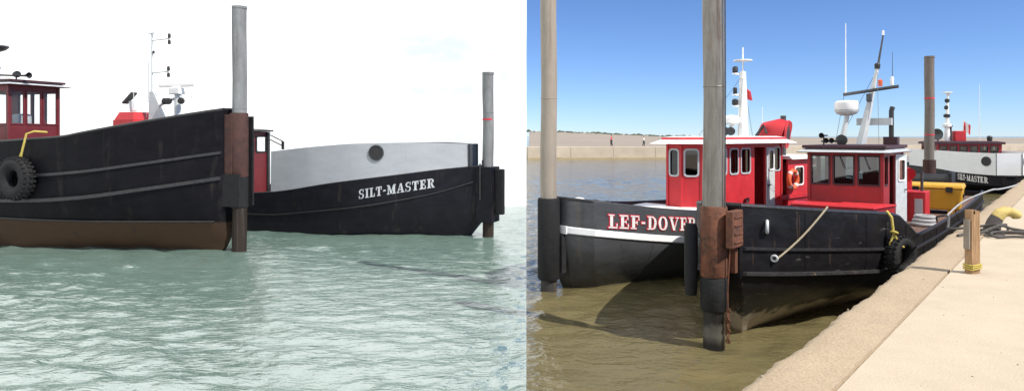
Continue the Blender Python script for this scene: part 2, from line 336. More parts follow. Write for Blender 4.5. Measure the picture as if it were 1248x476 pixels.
# ------------------------------------------------------------------ hulls: local x = aft from the stem, y = starboard, z = up
class Hull:
    def __init__(s, L, plan, wl, stem, sheer, zk, deck, keel=-.6, th=.07):
        s.L, s.plan, s.wl, s.stem, s.sheer, s.zk, s.deck, s.keel, s.th = L, plan, wl, stem, sheer, zk, deck, keel, th
    def zs(s, a): return crom(s.sheer, a)
    def asx(s, z): return lin(s.stem, z)
    def btz(s, t, z):
        bd = lin(s.plan, t * s.L); bw = crom(s.wl, t * s.L)
        if z <= 0: return max(.03, bw * (1 + z * .35))
        w = min(1, z / s.zk); w = math.sin(w * math.pi / 2)
        return bw + (bd - bw) * w
    def b(s, a, z):
        q = s.asx(z); return s.btz(max(0, min(1, (a - q) / (s.L - q))), z)
    def build(s, root, m, deck_m, name='hull'):
        ts = sorted(set([round(p[0] / s.L, 5) for p in s.plan] + [round((i / 44) ** 1.5, 5) for i in range(45)]))
        nz_ = 16; mb = MB(); nt_ = len(ts)
        for side in (1, -1):
            vs_ = []; fs = []
            for t in ts:
                zt = s.zs(t * s.L)
                for j in range(nz_):
                    z = s.keel + (zt - s.keel) * j / (nz_ - 1); q = s.asx(z); a = q + t * (s.L - q)
                    vs_.append((a, side * s.btz(t, z), z))
                bi = max(.02, lin(s.plan, t * s.L) - s.th); a_in = s.th if t == 0 else (s.L - s.th if t == 1 else t * s.L)
                vs_.append((a_in, side * bi, zt)); vs_.append((a_in, side * bi, s.deck(t * s.L)))
            w = nz_ + 2
            for i in range(nt_ - 1):
                for j in range(w - 1): fs.append((i * w + j, (i + 1) * w + j, (i + 1) * w + j + 1, i * w + j + 1))
            mb.add(vs_, fs)
        w = nz_ + 2; half = nt_ * w
        for i in (0, nt_ - 1):
            mb.f += [(i * w + j, i * w + j + 1, half + i * w + j + 1, half + i * w + j) for j in range(w - 1)]
        for i in range(nt_ - 1): mb.f.append((i * w, half + i * w, half + (i + 1) * w, (i + 1) * w))
        h = mb.build(name, m, root, smooth=28)
        d = MB(); vs_ = []
        for t in ts:
            bi = max(.01, lin(s.plan, t * s.L) - s.th - .002); vs_ += [(min(max(t * s.L, s.th), s.L - s.th), bi, s.deck(t * s.L) + .004), (min(max(t * s.L, s.th), s.L - s.th), -bi, s.deck(t * s.L) + .004)]
        d.add(vs_, [(2 * i, 2 * i + 1, 2 * i + 3, 2 * i + 2) for i in range(nt_ - 1)]); d.build('deck', deck_m, root)
        return h
    def rail(s, root, zf, a0, a1, m, out_=.06, h=.08, name='rub_rail', side=1, n=60, brk=()):
        mb = MB(); vs_ = []; fs = []
        aa = sorted(set(list(np.linspace(a0, a1, n)) + [p[0] for p in s.plan if a0 < p[0] < a1]))
        for a in aa:
            z = zf(a); a_ = max(a, s.asx(z)); b = s.b(a_, z)
            vs_ += [(a_, side * (b - .03), z - h / 2), (a_, side * (b + out_), z - h * .35), (a_, side * (b + out_), z + h * .35), (a_, side * (b - .03), z + h / 2)]
        for i in range(len(aa) - 1):
            for j in range(4): fs.append((i * 4 + j, (i + 1) * 4 + j, (i + 1) * 4 + (j + 1) % 4, i * 4 + (j + 1) % 4))
        fs += [(0, 1, 2, 3), tuple((len(aa) - 1) * 4 + j for j in (3, 2, 1, 0))]
        mb.add(vs_, fs); return mb.build(name, m, root, smooth=30)
    def band(s, root, z0f, z1f, a0, a1, m, side, off=.006, name='stripe', n=50):
        aa = sorted(set(list(np.linspace(a0, a1, n)) + [p[0] for p in s.plan if a0 < p[0] < a1])); vs_ = []
        for a in aa:
            for z in (z0f(a), z1f(a)): vs_.append((a, side * (s.b(a, z) + off), z))
        mb = MB(); mb.add(vs_, [(2 * i, 2 * i + 2, 2 * i + 3, 2 * i + 1) for i in range(len(aa) - 1)]); return mb.build(name, m, root, smooth=30)
    def seams(s, root, m, aa, z0f, z1f, r=.009):
        for side in (1, -1):
            for a in aa:
                z0, z1 = z0f(a), z1f(a); q = [(a, side * (s.b(a, z0 + (z1 - z0) * i / 8) + .001), z0 + (z1 - z0) * i / 8) for i in range(9)]
                MB().tube(q, r, 6).build('weld_seam', m, root)
    def cap(s, root, m, r=.045, a1=None):
        for side in (1, -1):
            aa = sorted(set(list(np.linspace(.03, a1 or s.L, 50)) + [p[0] for p in s.plan if 0.03 < p[0] < (a1 or s.L)]))
            MB().tube([(a, side * (lin(s.plan, a) - s.th / 2), s.zs(a)) for a in aa], r, 8).build('cap_rail', m, root)
        MB().tube([(.03, s.plan[0][1], s.zs(0)), (.03, -s.plan[0][1], s.zs(0))], r, 8).build('cap_rail', m, root)

# ------------------------------------------------------------------ slab serif letters from strokes
def glyph(ch, e=0.0):
    P = []
    def Rr(x0, y0, x1, y1): P.append([(x0 - e, y0 - e), (x1 + e, y0 - e), (x1 + e, y1 + e), (x0 - e, y1 + e)])
    def D(x0, y0, x1, y1, w):    # slanted stroke of horizontal width w
        P.append([(x0 - e, y0 - e), (x0 + w + e, y0 - e), (x1 + w + e, y1 + e), (x1 - e, y1 + e)])
    def A(cx, cy, rx, ry, a0, a1, tx, ty, n=12):
        for i in range(n):
            u0 = R(a0 + (a1 - a0) * i / n); u1 = R(a0 + (a1 - a0) * (i + 1) / n)
            o = [(cx + (rx + e) * math.cos(u), cy + (ry + e) * math.sin(u)) for u in (u0, u1)]
            n_ = [(cx + (rx - tx - e) * math.cos(u), cy + (ry - ty - e) * math.sin(u)) for u in (u1, u0)]
            P.append(o + n_)
    s = .26
    if ch == 'I': Rr(.12, .1, .12 + s, .9); Rr(0, 0, .48, .1); Rr(0, .9, .48, 1); w = .48
    elif ch == 'L': Rr(.12, .12, .12 + s, .9); Rr(0, 0, .74, .12); Rr(0, .9, .5, 1); Rr(.63, .12, .74, .36); w = .76
    elif ch == 'E': Rr(.12, .12, .12 + s, .88); Rr(0, 0, .76, .12); Rr(0, .88, .72, 1); Rr(.36, .45, .52, .56); Rr(.5, .36, .58, .65); Rr(.62, .66, .72, .88); Rr(.65, .12, .76, .36); w = .78
    elif ch == 'F': Rr(.12, .1, .12 + s, .88); Rr(0, 0, .5, .1); Rr(0, .88, .72, 1); Rr(.36, .43, .52, .54); Rr(.5, .34, .58, .63); Rr(.62, .64, .72, .88); w = .74
    elif ch == 'T': Rr(.28, .1, .28 + s, .88); Rr(.16, 0, .64, .1); Rr(0, .88, .8, 1); Rr(0, .64, .1, .88); Rr(.7, .64, .8, .88); w = .8
    elif ch == 'M': Rr(.1, .1, .22, .9); Rr(.78, .1, .78 + s, .9); Rr(0, 0, .34, .1); Rr(.66, 0, 1.14, .1); Rr(0, .9, .3, 1); Rr(.82, .9, 1.14, 1); D(.46, .05, .16, .95, .2); D(.46, .05, .78, .95, .12); w = 1.14
    elif ch == 'A': D(.08, .1, .42, 1, .1); D(.62, .1, .38, 1, .24); Rr(.25, .28, .66, .38); Rr(0, 0, .34, .1); Rr(.5, 0, .98, .1); w = .98
    elif ch == 'V': D(.40, 0, .10, .9, .24); D(.46, 0, .78, .9, .1); Rr(0, .9, .46, 1); Rr(.62, .9, .98, 1); w = .98
    elif ch == 'O': A(.45, .5, .45, .52, 0, 360, .24, .12, 24); w = .9
    elif ch == 'D': Rr(.12, .1, .12 + s, .9); Rr(0, 0, .46, .1); Rr(0, .9, .46, 1); A(.44, .5, .44, .5, -90, 90, .24, .11, 14); w = .9
    elif ch == 'R': Rr(.12, .1, .12 + s, .9); Rr(0, 0, .48, .1); Rr(0, .9, .46, 1); A(.46, .735, .36, .265, -90, 90, .22, .1, 12); D(.60, .06, .42, .5, .22); Rr(.64, 0, .92, .1); w = .92
    elif ch == 'S':
        A(.36, .725, .34, .295, 60, 270, .2, .11, 12); A(.36, .275, .36, .295, -120, 90, .2, .11, 12); Rr(.56, .68, .66, 1); Rr(.02, 0, .12, .32); w = .74
    elif ch == '-': Rr(.05, .40, .40, .56); w = .45
    return P, w
def lettering(root, hull, text, a0, z0, sgn, side, h, slope, m, e=0.0, off=.012, track=.10, kx=1.0, m_name='letter'):
    s = 0.0
    for ch in text:
        polys, w = glyph(ch, e); mb = MB()
        for i, p in enumerate(polys):
            q = []
            for x, y in p:
                d = (s + x) * h * kx; a = a0 + sgn * d; z = z0 + slope * d + y * h
                q.append((a, side * (hull.b(a, z) + off + .0016 * (i % 7)), z))
            mb.add(q, [(0, 1, 2, 3)])
        mb.build(m_name, m, root, smooth=0); s += w + track
    return s * h * kx

# ------------------------------------------------------------------ walls with real openings
def wall(root, p0, p1, z0, z1, ops, centre, m, frame_m=None, glass_m='glass', th=.05, fw=.045, name='wall', rnd=.06, trim=.004, parent_frames=True):
    p0 = Vector(p0); p1 = Vector(p1); L = (p1 - p0).length; u = (p1 - p0) / L; n = Vector((u.y, -u.x))
    if (p0 + p1).dot(n) / 2 < Vector(centre).dot(n): n = -n
    us = sorted(set([trim, L - trim] + [x for o in ops for x in o[:2]])); zs_ = sorted(set([z0, z1] + [x for o in ops for x in o[2:4]]))
    mb = MB()
    def pt(x, d, z): q = p0 + u * x + n * d; return (q.x, q.y, z)
    def blk(b, x0, x1, d0, d1, za, zb): b.add([pt(x, d, z) for x in (x0, x1) for d in (d0, d1) for z in (za, zb)], [(0, 1, 3, 2), (4, 6, 7, 5), (0, 4, 5, 1), (2, 3, 7, 6), (0, 2, 6, 4), (1, 5, 7, 3)])
    for i in range(len(us) - 1):
        j = 0
        while j < len(zs_) - 1:
            cx = (us[i] + us[i + 1]) / 2
            def hole(k): cz = (zs_[k] + zs_[k + 1]) / 2; return any(o[0] < cx < o[1] and o[2] < cz < o[3] for o in ops)
            if hole(j): j += 1; continue
            k = j
            while k + 1 < len(zs_) - 1 and not hole(k + 1): k += 1
            blk(mb, us[i], us[i + 1], -th, 0, zs_[j], zs_[k + 1]); j = k + 1
    w = mb.build(name, m, root, smooth=0)
    for o in ops:
        if len(o) > 4 and o[4] == 'open': continue
        x0, x1, za, zb = o[:4]
        if frame_m:
            f = MB(); ns = 4; ring_o = []; ring_i = []
            for (cx, cz, s0) in ((x1, zb, 0), (x0, zb, 90), (x0, za, 180), (x1, za, 270)):
                for k in range(ns + 1):
                    a = R(s0 + 90 * k / ns); sx_ = 1 if cx == x1 else -1; sz_ = 1 if cz == zb else -1
                    ro = rnd + fw * .5; bx, bz = cx + sx_ * fw * .5 - sx_ * ro, cz + sz_ * fw * .5 - sz_ * ro
                    ring_o.append((bx + ro * math.cos(a), bz + ro * math.sin(a)))
                    ri = rnd; bx, bz = cx - sx_ * fw * .5 - sx_ * ri, cz - sz_ * fw * .5 - sz_ * ri
                    ring_i.append((bx + ri * math.cos(a), bz + ri * math.sin(a)))
            q = len(ring_o); vs_ = []
            for d in (.002, .022):
                vs_ += [pt(x, d, z) for x, z in ring_o] + [pt(x, d, z) for x, z in ring_i]
            fs = []
            for k in range(q):
                k2 = (k + 1) % q
                fs += [(2 * q + k, 2 * q + k2, 3 * q + k2, 3 * q + k), (k, k2, q + k2, q + k), (k, k2, 2 * q + k2, 2 * q + k), (q + k, q + k2, 3 * q + k2, 3 * q + k)]
            f.add(vs_, fs); fo = f.build('window_frame', frame_m, w, smooth=0)
        g = MB(); blk(g, x0 + .002, x1 - .002, -th * .6, -th * .6 + .008, za + .002, zb - .002); g.build('window_pane', glass_m, w, smooth=0)
    return w
def roof_poly(root, poly, z, th, m, over=.15, camber=.06, name='roof', drop=0.0):
    c = Vector((sum(p[0] for p in poly) / len(poly), sum(p[1] for p in poly) / len(poly)))
    def ex(k): return [tuple(Vector(p) + (Vector(p) - c).normalized() * k) for p in poly]
    mb = MB(); o = ex(over); i_ = ex(-.25)
    mb.prism(o, z, z + th); r = mb.build(name, m, root, smooth=0, bevel=.012)
    if camber: MB().prism(ex(over - .05), z + th + .002, z + th + camber, ex(-.3)).build('roof_crown', m, r, smooth=0)
    return r

# ================================================================== SETTING
def wave_sheet(name, m, az0, az1, na, r0, r1, nr, slope, lmin, lmax, heading, ncomp, seed, extra):
    g = np.random.default_rng(seed)
    az = np.linspace(az0, az1, na); rr = r0 * (r1 / r0) ** np.linspace(0, 1, nr)
    rr = np.concatenate([rr, [r1 * 1.6, r1 * 3, r1 * 8, extra]]); n2 = len(rr)
    Rm, Am = np.meshgrid(rr, az, indexing='ij'); X = Rm * np.sin(Am); Y = Rm * np.cos(Am); Z = np.zeros_like(X)
    dr = np.gradient(rr)[:, None] * np.ones((1, na))
    for i in range(ncomp):
        lam = lmin * (lmax / lmin) ** g.random(); th = heading + g.normal() * .42; k = 2 * math.pi / lam
        ph = g.random() * 6.28; w = X * math.sin(th) + Y * math.cos(th) + .25 * lam * np.sin(.37 * k * (X * math.cos(th) - Y * math.sin(th)) + ph)
        s = np.sin(k * w + ph); s = 2 * ((s + 1) / 2) ** 1.4 - 1
        Z += slope / math.sqrt(ncomp / 2) / k * s * np.clip((lam / dr - 2.5) / 2.5, 0, 1)
    gust = .65 + .35 * np.sin(.21 * X + .13 * Y + seed) * np.sin(.11 * X - .19 * Y + 1.7 * seed)
    Z *= gust
    edge = az0 if abs(az0) < abs(az1) else az1
    Z *= np.clip(np.abs(Am - edge) * Rm / .25, 0, 1)
    n = n2 * na; me = bpy.data.meshes.new(name)
    idx = np.arange(n).reshape(n2, na); q = np.stack([idx[:-1, :-1], idx[:-1, 1:], idx[1:, 1:], idx[1:, :-1]], -1).reshape(-1, 4)[:, ::-1]
    me.vertices.add(n); me.vertices.foreach_set('co', np.stack([X, Y, Z], -1).astype(np.float32).ravel())
    me.loops.add(q.size); me.loops.foreach_set('vertex_index', q.ravel().astype(np.int32))
    me.polygons.add(len(q)); me.polygons.foreach_set('loop_start', (np.arange(len(q)) * 4).astype(np.int32)); me.polygons.foreach_set('loop_total', np.full(len(q), 4, np.int32))
    me.polygons.foreach_set('use_smooth', np.ones(len(q), bool)); me.update(calc_edges=True); me.validate()
    me.materials.append(M[m]); o = bpy.data.objects.new(name, me); link(o); tag(o, kind='structure'); return o
ASEAM = math.atan(SEAM)
wave_sheet('lake_water', 'water_pale', ASEAM, R(-64), 560, 3.5, 130, 640, .20, .24, 1.6, .10, 64, 3, 3500)
wave_sheet('harbour_water', 'water_silt', ASEAM, R(68), 420, 3.5, 200, 520, .10, .35, 2.2, -.5, 40, 8, 3500)

# ---- bank of bright overcast standing on the pale water behind the left boats
def sky_mat():
    m = bpy.data.materials.new('overcast'); m.use_nodes = True; t = m.node_tree; t.nodes.clear()
    o = N(t, 'ShaderNodeOutputMaterial'); em = N(t, 'ShaderNodeEmission'); c = N(t, 'ShaderNodeTexCoord')
    sb = N(t, 'ShaderNodeVectorMath', operation='SUBTRACT'); sb.inputs[1].default_value = (0, 0, 3.6); nm = N(t, 'ShaderNodeVectorMath', operation='NORMALIZE')
    mp_ = N(t, 'ShaderNodeMapping'); mp_.inputs['Scale'].default_value = (1, 1, 2.2)
    n = N(t, 'ShaderNodeTexNoise'); n.inputs['Scale'].default_value = 3.0; n.inputs['Detail'].default_value = 5; n.inputs['Roughness'].default_value = .55
    r_ = N(t, 'ShaderNodeValToRGB')
    for i in (0, 1): r_.color_ramp.elements[i].position = rp.color_ramp.elements[i].position; r_.color_ramp.elements[i].color = rp.color_ramp.elements[i].color
    t.links.new(c.outputs['Object'], sb.inputs[0]); t.links.new(sb.outputs[0], nm.inputs[0]); t.links.new(nm.outputs[0], mp_.inputs[0]); t.links.new(mp_.outputs[0], n.inputs['Vector'])
    t.links.new(n.outputs['Fac'], r_.inputs[0]); t.links.new(r_.outputs[0], em.inputs[0]); t.links.new(em.outputs[0], o.inputs[0]); return m
prof = [(math.degrees(ASEAM), 35.6), (-4, 36.6), (-10, 39), (-20, 44), (-32, 52), (-50, 62), (-75, 70)]
azs = np.linspace(math.degrees(ASEAM), -75, 60); vs_ = []
for az in azs:
    r_ = float(np.interp(-az, [-p_[0] for p_ in prof], [p_[1] for p_ in prof]))
    for k in range(11):
        z = -.5 + 40 * k / 10; q = r_ * (1 - .35 * (k / 10) ** 3); vs_.append((q * math.sin(R(az)), q * math.cos(R(az)), z))
mb = MB(); mb.add(vs_, [(i * 11 + j, (i + 1) * 11 + j, (i + 1) * 11 + j + 1, i * 11 + j + 1) for i in range(59) for j in range(10)])
tag(mb.build('sky', sky_mat(), smooth=60), kind='structure')

# ---- quay
QA = math.atan2(.7746, .6325)
quay = empty('quay', (-2.2, 0, 0), QA); tag(quay, kind='structure')
xs = [-14.0]
while xs[-1] < 150: xs.append(xs[-1] + max(.07, abs(xs[-1] - 5) * .012))
def nzz(x, k): return math.sin(x * 3.1 + k) * .4 + math.sin(x * 7.7 + 2 * k) * .3 + math.sin(x * 17.3 + 3 * k) * .2 + random.uniform(-.3, .3)
mb = MB(); rows = []
for x in xs:
    e0 = .03 * nzz(x, 1); h = .006 * nzz(x, 2)
    rows.append([(x, .02 + e0 * .5, 1.55), (x, .015 + e0, 1.90 + .015 * nzz(x, 5)), (x, -.03 + e0, 1.975 + h * 1.5), (x, -.09 + e0 * .5, 2.003 + h), (x, -.22, 2.008 + .006 * nzz(x, 3)), (x, -.36, 2.006 + .006 * nzz(x, 4)), (x, -.488 + .012 * nzz(x, 6), 2.004 + .004 * nzz(x, 7)), (x, -.505 + .010 * nzz(x, 6), 1.93)])
vs_ = [p for r_ in rows for p in r_]; w = 8
mb.add(vs_, [(i * w + j, (i + 1) * w + j, (i + 1) * w + j + 1, i * w + j + 1) for i in range(len(rows) - 1) for j in range(w - 1)])
mb.build('kerb', 'kerb', quay, smooth=60)
mb = MB(); mb.b2(-14, 150, -40, -.512, 1.6, 2.0); mb.build('slab', 'slab', quay, smooth=0)
mb = MB(); mb.b2(-14, 150, -40, -.03, -3, 1.597); mb.build('quay_wall', 'quay_wall', quay, smooth=0)

# ---- breakwater, beach, bushes
bw = empty('breakwater', (2.45, 109, 0)); tag(bw, 'long low pale concrete breakwater across the harbour, two walkers on top', 'breakwater')
path = [(0, 0), (27, 2.0), (125, 42)]
seg = []
for (x0, y0), (x1, y1) in zip(path[:-1], path[1:]):
    d = math.hypot(x1 - x0, y1 - y0); k = max(1, round(d / 7.5))
    for i in range(k):
        t0, t1 = i / k, (i + 1) / k; seg.append(((x0 + (x1 - x0) * t0, y0 + (y1 - y0) * t0), (x0 + (x1 - x0) * t1, y0 + (y1 - y0) * t1)))
for (p0, p1) in seg:
    u = Vector((p1[0] - p0[0], p1[1] - p0[1])); L = u.length; u /= L; n = Vector((-u.y, u.x))
    j = random.uniform(-.03, .03); hz = 1.78 + random.uniform(-.03, .03)
    a = Vector(p0) + u * .02; b = Vector(p1) - u * .01
    mb = MB(); bot = [a + n * (j - .25), b + n * (j - .25), b + n * 4.2, a + n * 4.2]; top = [a + n * j, b + n * j, b + n * 4, a + n * 4]
    mb.prism([tuple(p) for p in bot], -1, hz, [tuple(p) for p in top]); mb.build('block', 'breakwater', bw, smooth=0, bevel=.03)
mb = MB(); mb.prism([(0, -1.2), (27, .8), (125, 40.8), (125, 43), (27, 3), (0, 1.5)], -.5, .16, [(0, -.5), (27, 1.5), (125, 41.4), (125, 43), (27, 3), (0, 1.5)]); mb.build('footing', 'silt_edge', bw, smooth=0)
def land_h(x, y):
    t = min(1, max(0, (y - 118) / 380)); u = x / y
    top = float(np.interp(u, [.02, .09, .14, .22, .30, .6], [6.6, 5.9, 4.9, 3.1, 2.4, 2.0]))
    return .4 + (top - .4) * t ** .8 + .12 * math.sin(x * .3) * math.sin(y * .11) * t
ys = [117 * (520 / 117) ** (i / 40) for i in range(41)]; us_ = [SEAM + .004 + (1.05 - SEAM) * i / 90 for i in range(91)]
vs_ = [(u * y, y, land_h(u * y, y) if i else -1) for i, y in enumerate(ys) for u in us_]; w = len(us_)
mb = MB(); mb.add(vs_, [(i * w + j, i * w + j + 1, (i + 1) * w + j + 1, (i + 1) * w + j) for i in range(len(ys) - 1) for j in range(w - 1)])
tag(mb.build('beach', 'sand', smooth=60), kind='structure')
mb = MB()
for i in range(260):
    y = random.uniform(430, 515); u = random.uniform(.022, .30); x = u * y
    if random.random() < .35 and math.sin(x * .35) < -.2: continue
    s = random.uniform(.35, 1.1) * (1.2 if math.sin(x * .23) > .3 else .6); z0 = land_h(x, y)
    k = 6; ring = [(x + s * 1.6 * math.cos(a) * random.uniform(.6, 1.2), y + s * math.sin(a), z0 + s * random.uniform(.25, .6)) for a in [2 * math.pi * q / k for q in range(k)]]
    base = [(px, py, z0 - .3) for px, py, pz in ring]
    mb.add(base + ring + [(x + random.uniform(-.4, .4) * s, y, z0 + s * random.uniform(.7, 1.15))], [(q, (q + 1) % k, k + (q + 1) % k, k + q) for q in range(k)] + [(k + q, k + (q + 1) % k, 2 * k) for q in range(k)])
tag(mb.build('scrub', 'bush', smooth=0), 'dark line of scrub along the top of the far beach', 'scrub', kind='stuff')

# ================================================================== SHARED FITTINGS (parts, parent = boat)
def whip(root, x, y, z0, z1, m='white', r=.018, lean=(0, 0), name='whip_antenna'):
    MB().tube([(x, y, z0), (x + lean[0], y + lean[1], z1)], [r, r * .45], 6).build(name, m, root)
def searchlight(root, x, y, z, ax, s=1.0, m='dark'):
    o = MB().lathe([(.05 * s, -.12 * s), (.10 * s, -.08 * s), (.12 * s, .1 * s), (.11 * s, .12 * s), (0, .11 * s)], (x, y, z + .2 * s), ax, 14).build('searchlight', m, root)
    MB().tube([(x, y, z), (x, y, z + .12 * s)], .025 * s, 8).build('bracket', m, o)
def horn(root, x, y, z, ax, s=1.0, m='steel_dark'):
    MB().lathe([(.025 * s, -.3 * s), (.03 * s, 0), (.06 * s, .12 * s), (.10 * s, .2 * s), (.095 * s, .2 * s), (0, .05 * s)], (x, y, z), ax, 12).build('horn', m, root)

# ================================================================== TUG with the maroon roof (near right, and again on the left)
def spud(name, x, y, r, z0, z1, m, label, group='tall spud piles standing at the boats\' bows and sterns', cap=True, bands=()):
    rt = empty(name, (x, y, 0)); tag(rt, label, 'pile', group)
    n = 26; mb = MB(); k = 14
    pts = [(.012 * math.sin(i * 1.3), 0, z0 + (z1 - z0) * i / k) for i in range(k + 1)]
    mb.tube(pts, r, n); mb.build('shaft', m, rt)
    if cap: MB().lathe([(r + .012, z1 - .06), (r + .012, z1 + .015), (0, z1 + .03)], n=n).build('end_cap', m, rt)
    for zb in (1.9, 4.4):
        if zb < z1 - .5: MB().torus((.006, 0, zb + .07 * (x % 1)), (0, 0, 1), r, .008, 26, 6).build('ring_weld', m, rt)
    for zb, hb, mm in bands: MB().lathe([(r + .006, zb), (r + .006, zb + hb)], n=n).build('band', mm, rt)
    return rt

def tug(name, loc, rz, label, kz, hull_m, red_m, hz, far=False, a0=8.2):
    """hz: house heights (base, sill, window top, roof)"""
    t = empty(name, loc, rz); tag(t, label, 'tugboat', 'workboats')
    Z = lambda z: z * kz
    plan = [(0, .34), (.4, .60), (1.0, .90), (2.0, 1.33), (3.0, 1.72), (3.6, 1.90), (4.2, 2.02), (5.2, 2.10), (14, 2.10), (20, 1.95), (22, 1.8)]
    wl = [(0, .05), (1.2, .20), (2.6, .50), (4.2, 1.05), (6, 1.6), (8, 1.85), (22, 1.6)]
    stem = [(Z(-.6), 1.5), (0, .85 if kz < 1.3 else .25), (Z(.35), .5 if kz < 1.3 else .0), (Z(1.15), 0), (Z(3), 0)]
    sheer = [(0, Z(2.40)), (2, Z(2.2)), (4, Z(2.0)), (4.8, Z(1.93 if kz > 1.3 else 1.72)), (5.8, Z(1.90 if kz > 1.3 else 1.42)), (8, Z(1.84 if kz > 1.3 else 1.36)), (14, Z(1.7 if kz > 1.3 else 1.34)), (22, Z(1.36))]
    H = Hull(22, plan, wl, stem, sheer, Z(1.12), lambda a: Z(1.15), keel=-.6)
    H.build(t, hull_m, 'deck'); H.cap(t, 'rub_dark')
    for side in (1, -1):
        H.rail(t, lambda a: Z(crom([(0, 1.67), (2, 1.50), (4, 1.35), (6, 1.27), (10, 1.2), (22, 1.15)], a) - (0 if far else .10 * min(1, max(0, a - 4)))), .05, 21, 'rub_dark', .05, .06 * kz, side=side)
        H.rail(t, lambda a: Z(crom([(0, 1.24), (2, 1.07), (4, .92), (6, .84), (10, .78), (22, .75)], a)), .05, 21, 'rub' if not far else 'rub_dark', .07, .075 * kz, side=side)
    H.seams(t, hull_m, (1.3, 2.9, 4.6, 6.4, 8.2), lambda a: Z(crom([(0, 1.30), (4, .98), (10, .82), (22, .8)], a)), lambda a: H.zs(a) - .05, .010)
    if far:  # flat bilge chine of the old hull
        for side in (1, -1): H.rail(t, lambda a: .93, .3, 20, 'rub_dark', .05, .05, name='chine', side=side)
    # spud well at the bow (pile stands at x = -.30)
    rr = .212 if not far else .27
    wz0, wz1 = (1.20, 2.40) if not far else (2.3, 4.3)
    rm = 'rust' if not far else 'rust_dark'
    prof = [(rr, wz0), (rr + .012, wz0 + .02), (rr + .012, wz1 - .03), (rr, wz1), (rr - .035, wz1), (rr - .035, wz0), (rr, wz0)]
    MB().lathe(prof, (-.30, 0, 0), n=26).build('spud_sleeve', rm, t)
    MB().b2(-.28 if far else -.10, .02, -.30, .30, wz0 + .05, wz1 - (.05 if far else .25)).build('sleeve_bracket', rm, t, smooth=0, bevel=.01)
    if not far:
        fl = MB(); fl.b2(-.46, .0, -.40, -.27, 1.72, 2.34); fl.build('sleeve_flange', rm, t, smooth=0, bevel=.02)
        for i in range(4): MB().b2(-.40, -.06, -.418, -.398, 1.80 + i * .14, 1.83 + i * .14).build('flange_rib', rm, t, smooth=0)
        MB().tube([(-.42, .36, .86), (-.42, .36, 1.2), (-.42, .36, 2.0), (-.42, .36, 2.08)], [.10, .115, .115, .09], 16).build('fender_tube', 'black_rubber', t)
        for z in (1.3, 1.85): MB().b2(-.42, -.28, .16, .34, z, z + .05).build('fender_bracket', 'rub', t, smooth=0)
        MB().lathe([(.205, .62), (.225, .66), (.225, 1.16), (.205, 1.2)], (-.30, 0, 0), n=24).build('lower_collar', 'black_rubber', t)
        MB().tube([(-.33, -.30, 1.75), (-.34, -.26, 1.0), (-.33, -.27, .12)], .012, 6).build('lift_wire', 'rust', t)
        for i in range(7): MB().torus((-.33, -.265, .66 - i * .085), (0, 1, 0) if i % 2 else (1, 0, .2), .035, .011, 10, 6).build('chain_link', 'rust', t)
        # hawse ring and shackle on the port bow
        b_ = H.b(.45, 2.0); MB().torus((.45, -b_ - .02, 2.02), (.35, -1, 0), .10, .028, 20, 8).build('hawse_ring', 'steel_light', t)
        b_ = H.b(.55, 1.52); MB().torus((.55, -b_ - .06, 1.47), (1, .2, .1), .05, .02, 14, 8).build('shackle', 'steel_light', t)
        # bilge wedge beside the pile
        MB().add([(.35, -.15, .52), (1.15, -.62, .62), (.5, -.38, .70), (.42, -.15, .70), (1.15, -.40, .74)], [(0, 1, 2), (0, 2, 3), (1, 4, 2), (2, 4, 3), (0, 3, 4, 1)]).build('stem_wedge', 'rub_dark', t, smooth=0)
    else:
        MB().b2(-.62, .05, -.30, -.24, 1.4, 4.2).build('well_plate', 'black_rubber', t, smooth=0)
        MB().b2(-.62, .05, .30, .36, 1.4, 2.4).build('well_plate', 'black_rubber', t, smooth=0)
        MB().lathe([(rr - .02, 1.35), (rr + .01, 1.38), (rr + .01, 2.28)], (-.30, 0, 0), n=24).build('lower_collar', 'black_rubber', t)
    # wheelhouse
    zb, zsill, zwt, zr = hz
    hw, ln = .90, 2.5
    ctr = (a0 + ln / 2, 0)
    fz = [(.06, .52), (.62, 1.13), (1.23, 1.74)]
    fm = 'maroon' if not far else 'old_red'; gm = 'glass' if not far else 'glass_clear'
    wall(t, (a0, hw), (a0, -hw), zb, zr, [(x0, x1, zsill, zwt) for x0, x1 in fz], ctr, red_m, fm, gm, rnd=.02, name='front_wall')
    if far:
        sw = [(.08, .62, zsill, zwt), (.72, 1.30, zsill, zwt), (1.40, 2.05, zsill, zwt)]
        wall(t, (a0, hw), (a0 + ln, hw), zb, zr, sw, ctr, red_m, fm, gm, rnd=.02, name='side_wall')
        wall(t, (a0, -hw), (a0 + ln, -hw), zb, zr, sw, ctr, red_m, fm, gm, rnd=.02, name='side_wall')
        wall(t, (a0 + ln, hw), (a0 + ln, -hw), zb, zr, [(.06, .86, zsill - .3, zwt), (.94, 1.74, zsill - .3, zwt)], ctr, red_m, fm, gm, rnd=.02, name='rear_wall')
        MB().b2(a0 + .5, a0 + .9, -.3, .2, zsill - .7, zsill + .38).build('helm_seat', 'roof_grey', t, smooth=0, bevel=.08)
    else:
        wall(t, (a0, hw), (a0 + ln, hw), zb, zr, [(.08, .7, zsill, zwt), (.9, 1.6, zsill, zwt)], ctr, red_m, fm, gm, rnd=.02, name='side_wall')
        wall(t, (a0, -hw), (a0 + ln, -hw), zb, zr, [(.08, .58, zsill, zwt), (.85, 1.55, zb + .1, zwt, 'open')], ctr, red_m, fm, gm, rnd=.02, name='side_wall')
        wall(t, (a0 + ln, hw), (a0 + ln, -hw), zb, zr, [(.3, .8, zsill, zwt)], ctr, red_m, fm, gm, rnd=.02, name='rear_wall')
        MB().b2(a0 + .25, a0 + .6, -.75, .75, zb + .02, zsill - .1).build('helm_console', 'interior', t, smooth=0)
        MB().torus((a0 + .7, .1, zsill - .02), (1, 0, .3), .24, .018, 22, 6).build('steering_wheel', 'dark', t)
